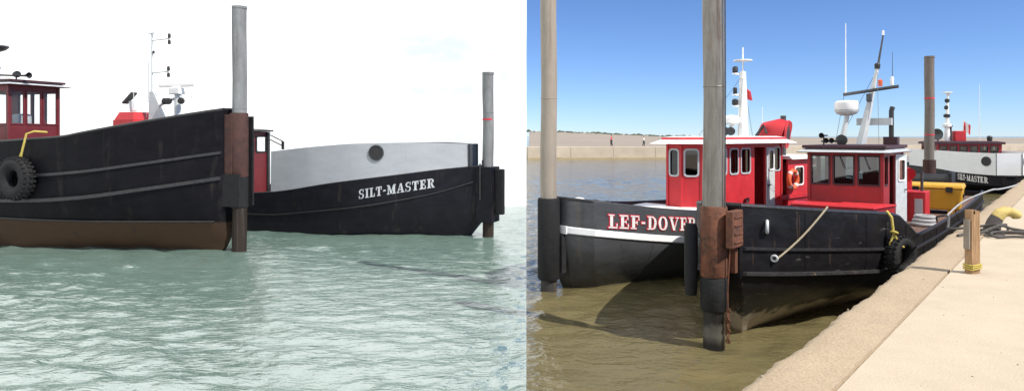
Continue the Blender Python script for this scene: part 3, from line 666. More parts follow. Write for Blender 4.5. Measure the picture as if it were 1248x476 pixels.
        for (y0, y1) in ((-.1, .2), (-.55, -.3)): MB().b2(a0 + ln - .2, a0 + ln - .17, y0, y1, zsill + .25, zwt - .05).build('notice_board', 'white', t, smooth=0)
        # open white door on the port side
        d = MB(); hx, hy = a0 + 1.57, -hw - .02; ang = R(-14); dw = .66
        ex_, ey_ = math.cos(ang), math.sin(ang)
        door = wall(t, (hx, hy), (hx + ex_ * dw, hy + ey_ * dw), zb + .05, zwt + .02, [(.14, .52, zsill + .05, zwt - .12)], (hx + 1, hy), 'steel_light', 'white', 'glass', th=.045, rnd=.05, name='door')
        MB().box((hx + ex_ * .58 - .05, hy + ey_ * .58, zsill - .2), (.05, .12, .03)).build('handle', 'steel_dark', door, smooth=0)
    for sy in (1, -1):
        for ax_ in (a0, a0 + ln): MB().box((ax_, sy * hw, (zb + zr) / 2), (.085, .085, zr - zb - .004)).build('corner_post', red_m, t, smooth=0, bevel=.012)
    # visor and dark roof
    poly = [(a0 - .05, hw), (a0 + ln, hw), (a0 + ln, -hw), (a0 - .05, -hw)]
    c = (a0 + ln / 2, 0)
    o1 = [(a0 - .38, hw + .22), (a0 + ln + .15, hw + .22), (a0 + ln + .15, -hw - .22), (a0 - .38, -hw - .22)]
    i1 = [(a0 - .10, hw + .06), (a0 + ln + .02, hw + .06), (a0 + ln + .02, -hw - .06), (a0 - .10, -hw - .06)]
    MB().prism(o1, zr + .003, zr + .02, o1).build('eave', 'maroon', t, smooth=0)
    MB().prism(o1, zr + .023, zr + .115, i1).build('visor', 'roof_grey', t, smooth=0)
    o2 = [(a0 - .22, hw + .13), (a0 + ln + .1, hw + .13), (a0 + ln + .1, -hw - .13), (a0 - .22, -hw - .13)]
    rf = MB().prism(o2, zr + .118, zr + .20).build('roof', 'maroon', t, smooth=0, bevel=.015)
    zt = zr + .20
    # ledge (trunk cabin) before the wheelhouse
    if not far:
        MB().prism([(6.9, .95), (a0 - .003, 1.2), (a0 - .003, -1.2), (6.9, -.95)], Z(1.15) + .005, 1.80).build('trunk_cabin', red_m, t, smooth=0, bevel=.02)
        MB().prism([(6.86, .98), (a0 - .003, 1.23), (a0 - .003, -1.23), (6.86, -.98)], 1.803, 1.85).build('trunk_top', 'red', t, smooth=0, bevel=.012)
    return t, H, zt

# ---- near right tug
TA = math.atan2(.7746, .6325)
A = Vector((.6325, .7746)); S = Vector((-.7746, .6325))
pileA = Vector((3.446, 11.91)); tl = pileA + A * .30
def tugP(a, b, z=0): q = tl + A * a + S * b; return (q.x, q.y, z)
tg, TH, zt = tug('workboat', (tl.x, tl.y, 0), TA, 'black hulled workboat beside the quay with maroon roof, leaning grey mast and open white door', 1.0, 'tug_hull', 'tug_red', (1.16, 2.30, 3.06, 3.14))
# roof gear of the near tug
ra = 8.2
mroot = MB(); mast = MB().add([(ra + 1.25, .02, zt), (ra + 1.75, .02, zt), (ra + 1.75, -.14, zt), (ra + 1.25, -.14, zt)] + [(ra + 1.62, -.40, zt + 2.15), (ra + 1.72, -.40, zt + 2.15), (ra + 1.72, -.48, zt + 2.15), (ra + 1.62, -.48, zt + 2.15)],
     [(0, 1, 2, 3), (4, 5, 6, 7), (0, 1, 5, 4), (1, 2, 6, 5), (2, 3, 7, 6), (3, 0, 4, 7)]).build('mast', 'steel_light', tg, smooth=0, bevel=.02)
MB().tube([(ra + 1.67, -.44, zt + 2.1), (ra + 1.7, -.58, zt + 3.05)], [.035, .02], 8).build('mast_pole', 'steel_dark', mast)
MB().lathe([(.07, 0), (.08, .12), (.05, .16)], (ra + 1.67, -.44, zt + 2.12), n=12).build('mast_light', 'dark', mast)
MB().lathe([(.03, 0), (.03, .12), (0, .14)], (ra + 1.7, -.58, zt + 3.05), n=10).build('top_light', 'white', mast)
MB().tube([(ra + 1.5, .40, zt + 1.42), (ra + 1.5, -1.0, zt + 1.60)], .045, 8).build('crossarm', 'steel_dark', mast)
whip(mast, ra + 1.5, .34, zt + 1.45, zt + 3.45, r=.022)
whip(mast, ra + 1.5, -.85, zt + 1.6, zt + 2.55, m='steel_dark', r=.012)
MB().lathe([(.04, 0), (.045, .2), (.03, .24)], (ra + 1.5, -.84, zt + 1.63), n=10).build('aerial_base', 'white', mast)
MB().lathe([(.05, 0), (.06, .16), (0, .2)], (ra + 1.5, -.55, zt + 1.62), n=10).build('amber_light', 'orange', mast)
MB().b2(ra + 1.35, ra + 1.5, -.35, -.22, zt + 1.2, zt + 1.42).build('speaker', 'steel_dark', mast, smooth=0, bevel=.02)
MB().b2(ra + 1.9, ra + 2.05, -.75, .15, zt + .55, zt + .75).build('bracket_arm', 'steel_light', mast, smooth=0)
MB().tube([(ra + 1.2, .38, zt), (ra + 1.35, .26, zt + .85)], [.08, .06], 10).build('radar_strut', 'steel_light', tg)
rd = MB().lathe([(.12, 0), (.26, .05), (.31, .12), (.315, .16)], (ra + 1.35, .28, zt + .82), n=26).build('radar_base', 'steel_light', tg)
MB().lathe([(.31, .16), (.32, .20), (.315, .36), (.27, .41), (0, .43)], (ra + 1.35, .28, zt + .825), n=26).build('radar_dome', 'white', rd)
st = MB().tube([(ra + 2.15, -.70, zt), (ra + 2.15, -.70, zt + .95), (ra + 2.2, -.72, zt + 1.05)], [.065, .065, .07], 12).build('exhaust_stack', 'dark', tg)
MB().b2(ra + 2.0, ra + 2.3, -.88, -.52, zt, zt + .22).build('stack_base', 'maroon', st, smooth=0)
MB().lathe([(.09, -.1), (.14, -.02), (.15, .08), (0, .1)], (ra + .9, .28, zt + .13), (-1, .2, .1), 14).build('loudhailer', 'dark', tg)
for i, (yy, hh) in enumerate(((.62, .26), (.50, .12), (.36, .12))): horn(tg, ra + .35, yy, zt + hh, (-1, .15, 0), .75, 'dark')
MB().tube([(ra + .35, .62, zt), (ra + .35, .62, zt + .26)], .02, 6).build('horn_post', 'dark', tg)
MB().tube([(ra + .32, .30, zt + .10), (ra + .32, .68, zt + .10)], .02, 6).build('horn_bar', 'dark', tg)
for p_, q_ in (((ra + 1.67, -.44, zt + 2.1), (ra + 2.45, .8, zt)), ((ra + 1.67, -.44, zt + 2.1), (ra + .1, -.8, zt)), ((ra + 1.5, .38, zt + 1.42), (ra + 2.4, .85, zt))): MB().tube([p_, q_], .006, 5).build('stay', 'steel_dark', mast)
for yy in (.12, -.48): MB().tube([(ra - .03, yy, 3.05), (ra - .045, yy - .12, 2.72)], .009, 5).build('wiper', 'dark', tg)
# after deck gear
lk = MB().b2(10.95, 11.7, -1.45, -.55, 1.16, 2.0).build('deck_locker', 'red', tg, smooth=0, bevel=.02)
MB().b2(10.93, 10.945, -1.38, -1.18, 1.3, 1.8).build('louvre', 'steel_light', lk, smooth=0)
MB().tube([(11.9, -.8, 1.16), (11.9, -.8, 2.35), (11.82, -.84, 2.5), (11.7, -.9, 2.45)], [.16, .16, .17, .2], 16).build('air_vent', 'red', tg)
MB().tube([(11.35, -1.3, 2.0), (11.35, -1.3, 2.55)], .04, 8).build('vent_pipe', 'steel_dark', tg)
for i in range(3): MB().torus((9.95 + .1 * i, -1.55, 1.21 + i * .09), (0, 0, 1), .26 - .02 * i, .05, 24, 8).build('rope_coil', 'rope_grey', tg)
w_ = MB().b2(18.6, 20.4, -1.0, 1.2, 1.16, 1.7).build('stern_winch', 'dark', tg, smooth=0, bevel=.03)
MB().tube([(19.4, -1.0, 1.85), (19.4, 1.2, 1.85)], .28, 16).build('drum', 'dark', w_)
for yy in (-1.05, 1.25): MB().b2(18.9, 19.9, yy - .05, yy + .05, 1.2, 2.2).build('cheek_plate', 'dark', w_, smooth=0)
MB().lathe([(.24, 1.16), (.24, 2.6)], (21.5, 0, 0), n=22).build('stern_sleeve', 'rust_dark', tg)
for aa in (12.8, 14.6, 16.4, 18.2):
    MB().tube([(aa, 2.03, 1.6), (aa, 2.03, 2.35)], .025, 6).build('stanchion', 'steel_dark', tg)
MB().tube([(12.8, 2.03, 2.35), (18.2, 2.03, 2.35)], .022, 6).build('handrail', 'steel_dark', tg)

spud('spud_pile', pileA.x, pileA.y, .182, -3.5, 6.35, 'pile_steel', 'weathered steel pile through the rusty sleeve at the near workboat bow')
MB().tube([(-.34, -.215, 2.38), (-.34, -.222, 4.3), (-.34, -.215, 6.3)], .011, 6).build('hoist_wire', 'steel_dark', tg)
sx_ = tugP(21.5, 0); spud('spud_pile', sx_[0], sx_[1], .185, -3.0, 6.85, 'pile_far', 'dark brown pile rising behind the yellow deck box', bands=[(5.1, .06, 'letter_red'), (3.6, .05, 'letter_red')])

# yellow tote on the after deck
yt = empty('deck_box', tugP(14.2, -1.2, 1.165), TA + R(4)); tag(yt, 'big yellow insulated plastic box on the workboat after deck', 'box')
MB().prism([(-.62, -.72), (.62, -.72), (.62, .72), (-.62, .72)], .12, .78, [(-.70, -.80), (.70, -.80), (.70, .80), (-.70, .80)]).build('body', 'yellow', yt, smooth=0, bevel=.05)
ld_ = MB().prism([(-.74, -.84), (.74, -.84), (.74, .84), (-.74, .84)], .785, .90, [(-.70, -.80), (.70, -.80), (.70, .80), (-.70, .80)]).build('lid', 'yellow', yt, smooth=0, bevel=.03)
for yy in (-.5, .5): MB().b2(-.6, .6, yy - .1, yy + .1, 0, .115).build('skid', 'yellow', yt, smooth=0)
for yy in (-.45, .45): MB().b2(-.765, -.735, yy - .09, yy + .09, .68, .84).build('latch', 'dark', ld_, smooth=0)
for xx in (-.3, .3): MB().b2(xx - .1, xx + .1, -.815, -.79, .5, .6).build('handle', 'dark', yt, smooth=0)

# tyre and yellow rope on the port shoulder
tyb = TH.b(3.75, 1.3)
def tyre(name, loc, axis, R_, r, label):
    rt = empty(name, loc); tag(rt, label, 'tyre', 'old tyres hung as fenders')
    MB().torus((0, 0, 0), axis, R_, r, 30, 12, 1.1).build('tread', 'black_rubber', rt)
    lug = MB(); qz = Vector((0, 0, 1)).rotation_difference(Vector(axis).normalized())
    for k in range(26):
        a_ = 2 * math.pi * k / 26
        for w_ in (-.55, .0, .55):
            c_ = qz @ Vector(((R_ + r * math.cos(w_ * 1.2)) * math.cos(a_), (R_ + r * math.cos(w_ * 1.2)) * math.sin(a_), r * 1.1 * math.sin(w_ * 1.2)))
            e_ = [qz @ Vector(v) for v in ((math.cos(a_), math.sin(a_), 0), (-math.sin(a_), math.cos(a_), 0), (0, 0, 1))]
            pv = [c_ + e_[0] * (x * .022 * R_ / .3) + e_[1] * (y * R_ * .075) + e_[2] * (z * r * .22) for x in (-1, 1) for y in (-1, 1) for z in (-1, 1)]
            lug.add(pv, [(0, 1, 3, 2), (4, 6, 7, 5), (0, 4, 5, 1), (2, 3, 7, 6), (0, 2, 6, 4), (1, 5, 7, 3)])
    tag(lug.build('tread_lugs', 'black_rubber', rt, smooth=0), kind='stuff')
    MB().torus((0, 0, 0), axis, R_ - r * .72, r * .38, 30, 8, 2.0).build('sidewall', 'black_rubber', rt); return rt
p = tugP(3.75, -(tyb + .19), 1.22); nx = (A * -.35 - S).normalized()
tyre('tyre_fender', p, (nx.x, nx.y, .05), .30, .12, 'old black tyre hung on the near workboat shoulder against the quay')
rp_ = empty('yellow_rope', tugP(3.6, -(TH.b(3.6, 2.0) + .03), 2.05)); tag(rp_, 'knotted yellow rope holding the tyre at the quayside workboat rail', 'rope', 'yellow ropes holding tyres')
MB().tube([(.05, .25, -.02), (.0, .06, .05), (.02, -.06, -.05), (.04, -.08, -.3), (.06, -.10, -.5)], .026, 8).build('strand', 'yellow_rope', rp_)
MB().torus((.05, -.10, -.34), (.3, .2, 1), .055, .026, 14, 8).build('knot', 'yellow_rope', rp_)
MB().tube([(.05, -.1, -.36), (.12, -.14, -.55), (.2, -.18, -.62)], .02, 8).build('tail', 'yellow_rope', rp_)
MB().tube([(.05, -.1, -.36), (-.05, -.13, -.55), (-.02, -.14, -.7)], .02, 8).build('tail', 'yellow_rope', rp_)
# tan line hanging from the rail to the shackle
b0 = TH.b(1.75, 2.25); b1 = TH.b(.55, 1.47)
q0 = tugP(1.75, -(b0 + .05), 2.28); q1 = tugP(.55, -(b1 + .10), 1.46)
tp = empty('bow_line', q0); tag(tp, 'tan rope slanting down the black bow from rail to shackle', 'rope')
pts = []
for i in range(9):
    f = i / 8; pts.append(tuple((Vector(q1) - Vector(q0)) * f + Vector((0, 0, -.06 * math.sin(math.pi * f)))))
MB().tube([(.1, .2, 0.0)] + pts, .018, 7).build('strand', 'rope_tan', tp)

# ================================================================== LEF-DOVER
LAx = R(48); LA = Vector((math.sin(LAx), math.cos(LAx))); LS = Vector((-LA.y, LA.x)); lo = Vector((1.06, 16.50))
ldv = empty('workboat', (lo.x, lo.y, 0), math.atan2(LA.y, LA.x)); tag(ldv, 'workboat with white stripe, red lettered bow and bright red wheelhouse', 'tugboat', 'workboats')
plan = [(0, .30), (.06, .42), (.36, .84), (1.5, 1.28), (2.6, 1.58), (3.6, 1.72), (5, 1.76), (11, 1.70), (13, 1.5)]
wl = [(0, .18), (.5, .45), (2, .88), (4, 1.3), (6, 1.55), (13, 1.3)]
LH = Hull(13, plan, wl, [(-.6, .9), (0, .34), (.6, .12), (1.2, 0), (3, 0)], [(0, 2.13), (1, 1.98), (2, 1.83), (3.5, 1.68), (5, 1.58), (8, 1.5), (13, 1.55)], 1.1, lambda a: 1.28)
LH.build(ldv, 'lef_hull', 'deck_grey'); LH.cap(ldv, 'rub_dark', .035)
stz = lambda a: crom([(0, 1.40), (1, 1.26), (2, 1.13), (3.5, .97), (5, .88), (8, .8), (13, .85)], a)
for side in (1, -1):
    LH.rail(ldv, stz, .0, 12.9, 'white_stripe', .035, .19, name='white_stripe', side=side)
b_ = MB().b2(-.045, .0, -.34, .34, 1.31, 1.49); b_.build('white_stripe', 'white_stripe', ldv, smooth=0)
for e, off, mm, nm in ((.05, .010, 'letter_red', 'letter_outline'), (-.012, .024, 'letter_white', 'letter')):
    lettering(ldv, LH, 'LEF-DOVER', .70, 1.445, 1, -1, .325, -.088, mm, e=e, off=off, track=.14, kx=.93, m_name=nm)
# spud sleeve at the bow
MB().lathe([(.24, .25), (.26, .3), (.26, 2.1), (.24, 2.14)], (-.27, 0, 0), n=24).build('spud_sleeve', 'black_rubber', ldv)
MB().b2(-.12, .03, -.28, .28, .4, 1.28).build('sleeve_bracket', 'dark', ldv, smooth=0)
LH.seams(ldv, 'lef_hull', (1.9, 3.4, 5.2), lambda a: .1, lambda a: stz(a) - .1)
# foredeck
hc = MB().prism([(2.5, .75), (4.6, .95), (4.6, -1.15), (2.5, -.95)], 1.29, 1.66, [(2.7, .6), (4.6, .9), (4.6, -1.1), (2.7, -.8)]).build('fore_hatch', 'white', ldv, smooth=0, bevel=.05)
MB().prism([(2.9, -.86), (4.6, -1.16), (4.6, -1.2), (2.9, -.93)], 1.42, 1.56).build('hatch_trim', 'red', hc, smooth=0)
bt = MB().b2(1.9, 2.0, -.1, .7, 1.28, 1.36).build('mooring_bitt', 'dark', ldv, smooth=0)
for yy in (.1, .5):
    MB().lathe([(.07, 0), (.07, .55), (.09, .57), (.09, .62), (0, .64)], (1.95, yy, 1.3), n=12).build('bitt_post', 'steel_dark', bt)
MB().tube([(1.95, -.15, 1.72), (1.95, .75, 1.72)], .035, 8).build('bitt_bar', 'steel_dark', bt)
MB().lathe([(.05, 0), (.05, .3), (.07, .34), (0, .36)], (.22, .45, 2.0), n=10).build('bow_bollard', 'steel_dark', ldv)
MB().lathe([(.22, 0), (.2, .06), (.1, .12), (0, .14)], (.5, -.25, 1.99), n=16).build('mushroom_vent', 'white', ldv)
# wheelhouse
a0, a1 = 4.25, 9.0; yp, ys_, yps = -.98, -.12, -.62
zb, zr_ = 1.29, 3.37; zw0, zw1 = 2.50, 3.22
cor = [(a0, ys_), (a0, -.55), (a0 + .35, yp), (a1, yp), (a1, ys_ + .6), (a0 + 1.0, ys_ + .6)]
ctr = (6.5, -.2)
wall(ldv, cor[0], cor[1], zb, zr_, [(.07, .36, zw0, zw1)], ctr, 'red', 'roof_grey', 'glass_dark', rnd=.07, name='front_wall')
wall(ldv, cor[1], cor[2], zb, zr_, [(.09, .46, zw0, zw1)], ctr, 'red', 'roof_grey', 'glass_dark', rnd=.07, name='corner_wall')
so = [(.10, .58, zw0, zw1), (.72, 1.22, zw0, zw1), (1.40, 1.85, zw0, zw1), (2.0, 2.52, zw0, zw1), (2.78, 3.42, zb + .05, zw1 + .03, 'open'), (3.95, 4.32, zw0 + .02, zw1 + .02)]
wall(ldv, cor[2], cor[3], zb, zr_, so, ctr, 'red', 'roof_grey', 'glass_dark', rnd=.08, name='side_wall')
wall(ldv, cor[3], cor[4], zb, zr_, [], ctr, 'red', name='rear_wall')
wall(ldv, cor[4], cor[5], zb, zr_, [(.4, 1.2, zw0, zw1), (1.6, 2.6, zw0, zw1)], ctr, 'red', 'roof_grey', 'glass_dark', name='side_wall')
wall(ldv, cor[5], cor[0], zb, zr_, [(.2, .8, zw0, zw1)], ctr, 'red', 'roof_grey', 'glass_dark', name='corner_wall')
for q in cor: MB().box((q[0], q[1], (zb + zr_) / 2), (.07, .07, zr_ - zb - .006)).build('corner_post', 'red', ldv, smooth=0, bevel=.012)
MB().b2(6.0, 6.4, -.5, .6, zb, 2.4).build('helm_console', 'interior', ldv, smooth=0)
dl = MB(); d0 = (a0 + .35 + 3.46, yp - .03)
dr_ = wall(ldv, d0, (d0[0] + .44, d0[1] - .03), zb + .04, zw1 + .02, [(.09, .36, zw0 + .06, zw1 - .06)], (7, 0), 'steel_light', 'white', 'glass_dark', th=.04, rnd=.06, name='door')
MB().box((d0[0] + .06, d0[1] - .05, 2.1), (.12, .05, .04)).build('handle', 'steel_dark', dr_, smooth=0)
MB().lathe([(.05, 0), (.09, .1), (.08, .1), (0, .04)], (a0 + 2.55, yp - .02, 1.72), (0, -1, 0), 12).build('deck_light', 'maroon', ldv)
# roof: white visor, red edge
def exp(poly, k):
    c = Vector((6.6, -.15)); return [tuple(Vector(p) + Vector((math.copysign(1, p[0] - c.x), math.copysign(1, p[1] - c.y))) * k) for p in poly]
rv = MB().prism(exp(cor, .36), zr_ + .004, zr_ + .12, exp(cor, .12)).build('visor', 'white', ldv, smooth=0)
MB().prism(exp(cor, .14), zr_ + .123, zr_ + .175, exp(cor, .10)).build('roof_edge', 'red', ldv, smooth=0)
MB().prism(exp(cor, .10), zr_ + .178, zr_ + .21, exp(cor, -.1)).build('roof', 'white', ldv, smooth=0)
zl = zr_ + .21
# mast
mx_, my_ = 8.0, -.25
lm = MB().tube([(mx_, my_, zl), (mx_, my_, zl + 1.25), (mx_, my_, zl + 2.0)], [.17, .125, .09], 14).build('mast', 'white', ldv)
MB().tube([(mx_, my_, zl + 2.0), (mx_, my_, zl + 2.75)], .022, 6).build('mast_pole', 'white', lm)
MB().lathe([(.02, 0), (.28, .03), (.28, .06), (.02, .09)], (mx_, my_, zl + 2.30), n=18).build('top_disc', 'white', lm)
for z, s in ((1.95, .12), (1.3, .09), (.95, .14)):
    MB().lathe([(.05, 0), (s * .7, .03), (s * .7, .16), (.05, .2)], (mx_ - .25, my_ + .12, zl + z), n=12).build('navigation_light', 'dark', lm)
    MB().b2(mx_ - .32, mx_, my_ + .06, my_ + .18, zl + z - .05, zl + z).build('light_bracket', 'white', lm, smooth=0)
MB().add([(mx_ + .1, my_ - .02, zl + 1.5), (mx_ + .12, my_ - .16, zl + 1.38), (mx_ + .16, my_ - .2, zl + 1.1), (mx_ + .1, my_ - .05, zl + 1.15), (mx_ + .13, my_ - .03, zl + 1.5), (mx_ + .15, my_ - .18, zl + 1.38), (mx_ + .19, my_ - .22, zl + 1.1), (mx_ + .13, my_ - .07, zl + 1.15)], [(0, 1, 2, 3), (4, 7, 6, 5), (0, 4, 5, 1), (1, 5, 6, 2), (2, 6, 7, 3), (3, 7, 4, 0)]).build('flag', 'red', lm)
MB().tube([(mx_ - .55, my_ + .1, zl + .30), (mx_, my_, zl + .5)], .04, 8).build('radar_bracket', 'white', lm)
MB().lathe([(.14, 0), (.27, .05), (.28, .18), (.22, .26), (0, .29)], (mx_ - .5, my_ + .12, zl + .36), n=20).build('radar_dome', 'white', lm)
for yy in (.38, .1, -.1): MB().lathe([(.05, -.12), (.12, -.02), (.13, .07), (.11, .09), (0, .07)], (7.3, yy - .15, zl + .15), (-.8, -.5, 0), 14).build('floodlight', 'dark', ldv)
MB().tube([(7.3, -.3, zl + .1), (7.3, .3, zl + .1)], .02, 6).build('light_bar', 'dark', ldv)
whip(ldv, 6.85, -.3, zl, zl + 2.15, r=.02); MB().lathe([(.05, 0), (.05, .12), (.02, .16)], (6.85, -.3, zl), n=10).build('aerial_base', 'dark', ldv)
whip(ldv, 9.3, -.2, zl - .2, zl + .95, m='white', r=.012)
for q_ in ((6.4, .3, zl), (6.6, -.9, zl), (9.25, .1, zl - .1)): MB().tube([(mx_, my_, zl + 1.9), q_], .006, 5).build('stay', 'steel_dark', lm)
# red ventilation cowl aft of the wheelhouse
cw = MB().tube([(9.5, -.2, 2.3), (9.5, -.2, 3.45), (9.52, -.32, 3.68), (9.58, -.6, 3.72), (9.62, -.85, 3.64)], [.36, .36, .40, .42, .43], 20, cap=True).build('air_cowl', 'red', ldv)
MB().lathe([(.45, 0), (.45, .05), (.33, .05), (.33, .0)], (9.62, -.86, 3.635), (.3, -1, -.1), 20).build('cowl_rim', 'red', cw)
MB().lathe([(.32, 0), (0, .002)], (9.64, -.90, 3.63), (.3, -1, -.1), 20).build('cowl_mouth', 'dark', cw)
MB().tube([(8.9, -.2, zl), (9.1, -.35, zl + .35), (9.0, -.5, zl + .1)], .05, 8).build('exhaust_elbow', 'dark', ldv)
MB().b2(9.06, 9.3, -.9, .5, 1.3, 3.4).build('funnel_casing', 'red', ldv, smooth=0, bevel=.04)
MB().tube([(10.2, -.45, 2.7), (10.2, -.45, 4.25)], .09, 12).build('exhaust_pipe', 'steel_dark', ldv)
# after cabin
wall(ldv, (9.32, -1.05), (11.6, -1.05), 1.29, 2.85, [(.45, 1.02, 2.02, 2.6), (1.35, 1.95, 2.02, 2.6)], (10, 0), 'red', 'white', 'glass_dark', rnd=.08, name='after_cabin_wall')
MB().b2(9.32, 11.6, -1.0, 1.0, 1.3, 1.6).build('after_cabin_base', 'red', ldv, smooth=0)
wall(ldv, (9.32, 1.0), (11.6, 1.0), 1.29, 2.85, [], (10, 0), 'red', name='after_cabin_wall')
wall(ldv, (11.6, -1.05), (11.6, 1.0), 1.29, 2.85, [], (10, 0), 'red', name='after_cabin_wall')
MB().prism([(9.31, -1.2), (11.75, -1.2), (11.75, 1.15), (9.31, 1.15)], 2.853, 2.95, [(9.31, -1.1), (11.7, -1.1), (11.7, 1.1), (9.31, 1.1)]).build('after_cabin_roof', 'white', ldv, smooth=0)
MB().b2(8.8, 11.5, -1.11, -1.06, 1.62, 1.74).build('fender_strip', 'red', ldv, smooth=0)
# life ring
q = lo + LA * 9.42 + LS * (-1.16)
lr = empty('life_ring', (q.x, q.y, 2.22)); tag(lr, 'orange life ring hanging on the red cabin wall behind the grey door', 'life ring')
MB().torus((0, 0, 0), (-LS.x, -LS.y, 0), .27, .075, 30, 10).build('ring', 'orange', lr)
for k in range(4):
    an = R(45 + 90 * k); c_ = Vector((LA.x * math.cos(an) * .27, LA.y * math.cos(an) * .27, math.sin(an) * .27))
    tdir = Vector((-LA.x * math.sin(an), -LA.y * math.sin(an), math.cos(an)))
    MB().lathe([(.079, -.04), (.079, .04)], c_, tdir, 12).build('band', 'letter_white', lr)
pq = lo - LA * .27
spud('spud_pile', pq.x, pq.y, .188, -3.5, 7.1, 'pile_tan', 'tan pile at the bow of the boat with the white stripe')

# ================================================================== SILT-MASTER
def silt(name, loc, rz, label, P):
    t = empty(name, loc, rz); tag(t, label, 'dredge boat', 'workboats')
    H = Hull(P['L'], P['plan'], P['wl'], P['stem'], P['sheer'], P['zk'], lambda a: P['deck'], keel=-.6)
    H.build(t, 'black_hull', 'deck'); H.cap(t, 'rub_dark', .03)
    for side in (1, -1):
        H.rail(t, P['rail'], .1, P['L'] - 1, 'rub_dark', .035, .06, side=side)
        # tall plating above the rail
        aa = np.linspace(P['pa'][0], P['pa'][1], 40); vs_ = []
        for a in aa:
            for d in (.0, -.05):
                b = lin(P['plan'], a) - .01 + d
                vs_ += [(a, side * b, H.zs(a) + .02), (a, side * (b - .02), crom(P['ptop'], a))]
        fs = []
        for i in range(39):
            k = i * 4; fs += [(k, k + 4, k + 5, k + 1), (k + 2, k + 3, k + 7, k + 6), (k + 1, k + 5, k + 7, k + 3), (k, k + 2, k + 6, k + 4)]
        fs += [(0, 1, 3, 2), (156, 158, 159, 157)]
        pl = MB().add(vs_, fs).build('bow_plating', P['panel'], t, smooth=30)
        a = P['port'][0]; z = P['port'][1]; b = lin(P['plan'], a) - .01
        db = lin(P['plan'], a + .1) - lin(P['plan'], a - .1); nrm = Vector((-db / .2, side, 0)).normalized()
        r = P['port'][2]
        MB().lathe([(r + .035, -.02), (r + .035, .03), (r, .035), (r, .01)], (a, side * b, z), nrm, 24).build('porthole_rim', 'steel_dark', pl)
        MB().lathe([(r, .012), (0, .014)], (a, side * b, z), nrm, 24).build('porthole_glass', 'dark', pl)
    a = P['pa'][0] - .02; b = lin(P['plan'], a)
    MB().box((a, 0, (H.zs(a) + crom(P['ptop'], a)) / 2 + .02), (.05, 2 * b + .02, crom(P['ptop'], a) - H.zs(a) - .02)).build('bow_plating', P['front'], t, smooth=0)
    for side in (1, -1): MB().tube([(a - .035, side * b, H.zs(a)), (a - .035, side * b, crom(P['ptop'], a))], .022, 8).build('corner_edge', 'dark', t)
    lettering(t, H, 'SILT-MASTER', P['tx'][0], P['tx'][1], -1, 1, P['tx'][2], P['tx'][3], P['tx'][4], track=.13, kx=P['tx'][5], off=.014)
    return t, H

# ---- left one
SE = R(22); SA = Vector((-math.cos(SE), math.sin(SE))); SS = Vector((-SA.y, SA.x)); ps = Vector((-.86, 25.1)); so_ = ps + SA * .33
PL = dict(L=20, plan=[(0, .26), (.33, .36), (1, .72), (2, 1.18), (3, 1.52), (4.2, 1.8), (6, 2.0), (8, 2.06), (18, 2.0), (20, 1.8)],
          wl=[(0, .14), (1, .42), (2, .78), (4, 1.4), (6, 1.8), (9, 2.0), (20, 1.7)], stem=[(-.6, .9), (0, .36), (.45, 0), (3, 0)],
          sheer=[(0, 2.50), (1, 2.40), (2.5, 2.2), (5, 1.87), (7.7, 1.47), (9, 1.40), (20, 1.40)], zk=1.5, deck=1.0,
          rail=lambda a: crom([(0, 1.98), (1.4, 1.53), (2.5, 1.30), (4, 1.04), (6, .80), (8, .62), (20, .55)], a), pa=(.30, 7.7), ptop=[(.3, 3.29), (2, 3.345), (4, 3.31), (6, 3.17), (7.7, 3.00)],
          panel='grey_panel', front='steel_dark', port=(3.35, 2.98, .25), tx=(3.97, 1.32, .33, .165, 'letter_grey', .80))
sm, SH = silt('dredge_boat', (so_.x, so_.y, 0), math.atan2(SA.y, SA.x), 'black boat with tall grey bow plating and round porthole on the pale water', PL)
# spud well at its bow
wb = MB().b2(-.62, .02, -.38, .34, .5, 2.48).build('spud_well', 'black_hull', sm, smooth=0, bevel=.02)
MB().b2(-.95, -.625, -.10, .10, .78, 2.40).build('fender_post', 'black_rubber', wb, smooth=0, bevel=.03)
MB().b2(-.20, -.16, .345, .39, 1.3, 2.6).build('well_rail', 'rub', wb, smooth=0)
MB().tube([(-.2, .2, 2.48), (-.2, .2, 2.72)], .03, 8).build('well_pin', 'dark', wb)
# wheelhouse behind the plating
zb, zr_ = 1.02, 3.75
cc = (11.4, 0)
for s_ in (1, -1): wall(sm, (10.3, s_ * .75), (12.6, s_ * .75), zb, zr_, [(.06, .42, 1.5, 2.35, 'open'), (.1, .6, 2.9, 3.55), (.8, 1.5, 2.9, 3.55)], cc, 'old_red', 'dark', 'glass_clear', name='side_wall')
wall(sm, (10.3, .75), (10.3, -.75), zb, zr_, [(.1, .68, 2.9, 3.55), (.8, 1.4, 2.9, 3.55)], cc, 'old_red', 'dark', 'glass_clear', name='front_wall')
wall(sm, (12.6, .75), (12.6, -.75), zb, zr_, [(.2, 1.3, 1.6, 3.4, 'open')], cc, 'old_red', name='rear_wall')
for ax_ in (10.3, 12.6):
    for s_ in (1, -1): MB().box((ax_, s_ * .75, (zb + zr_) / 2), (.14, .14, zr_ - zb - .01)).build('corner_post', 'dark', sm, smooth=0)
roof_poly(sm, [(10.3, .75), (12.6, .75), (12.6, -.75), (10.3, -.75)], zr_ + .004, .07, 'dark', .25)
MB().lathe([(.02, 0), (.03, .25), (.12, .30), (.14, .4), (.1, .5), (0, .54)], (10.9, -.1, zr_ + .10), n=14).build('searchlight', 'steel_light', sm)
for dz in (0, .2): MB().tube([(10.2, -.8, 3.62 - dz), (9.75, -1.05, 3.35 - dz)], .025, 6).build('mirror_arm', 'dark', sm)
MB().b2(9.7, 9.78, -1.1, -1.0, 3.0, 3.35).build('mirror', 'dark', sm, smooth=0)
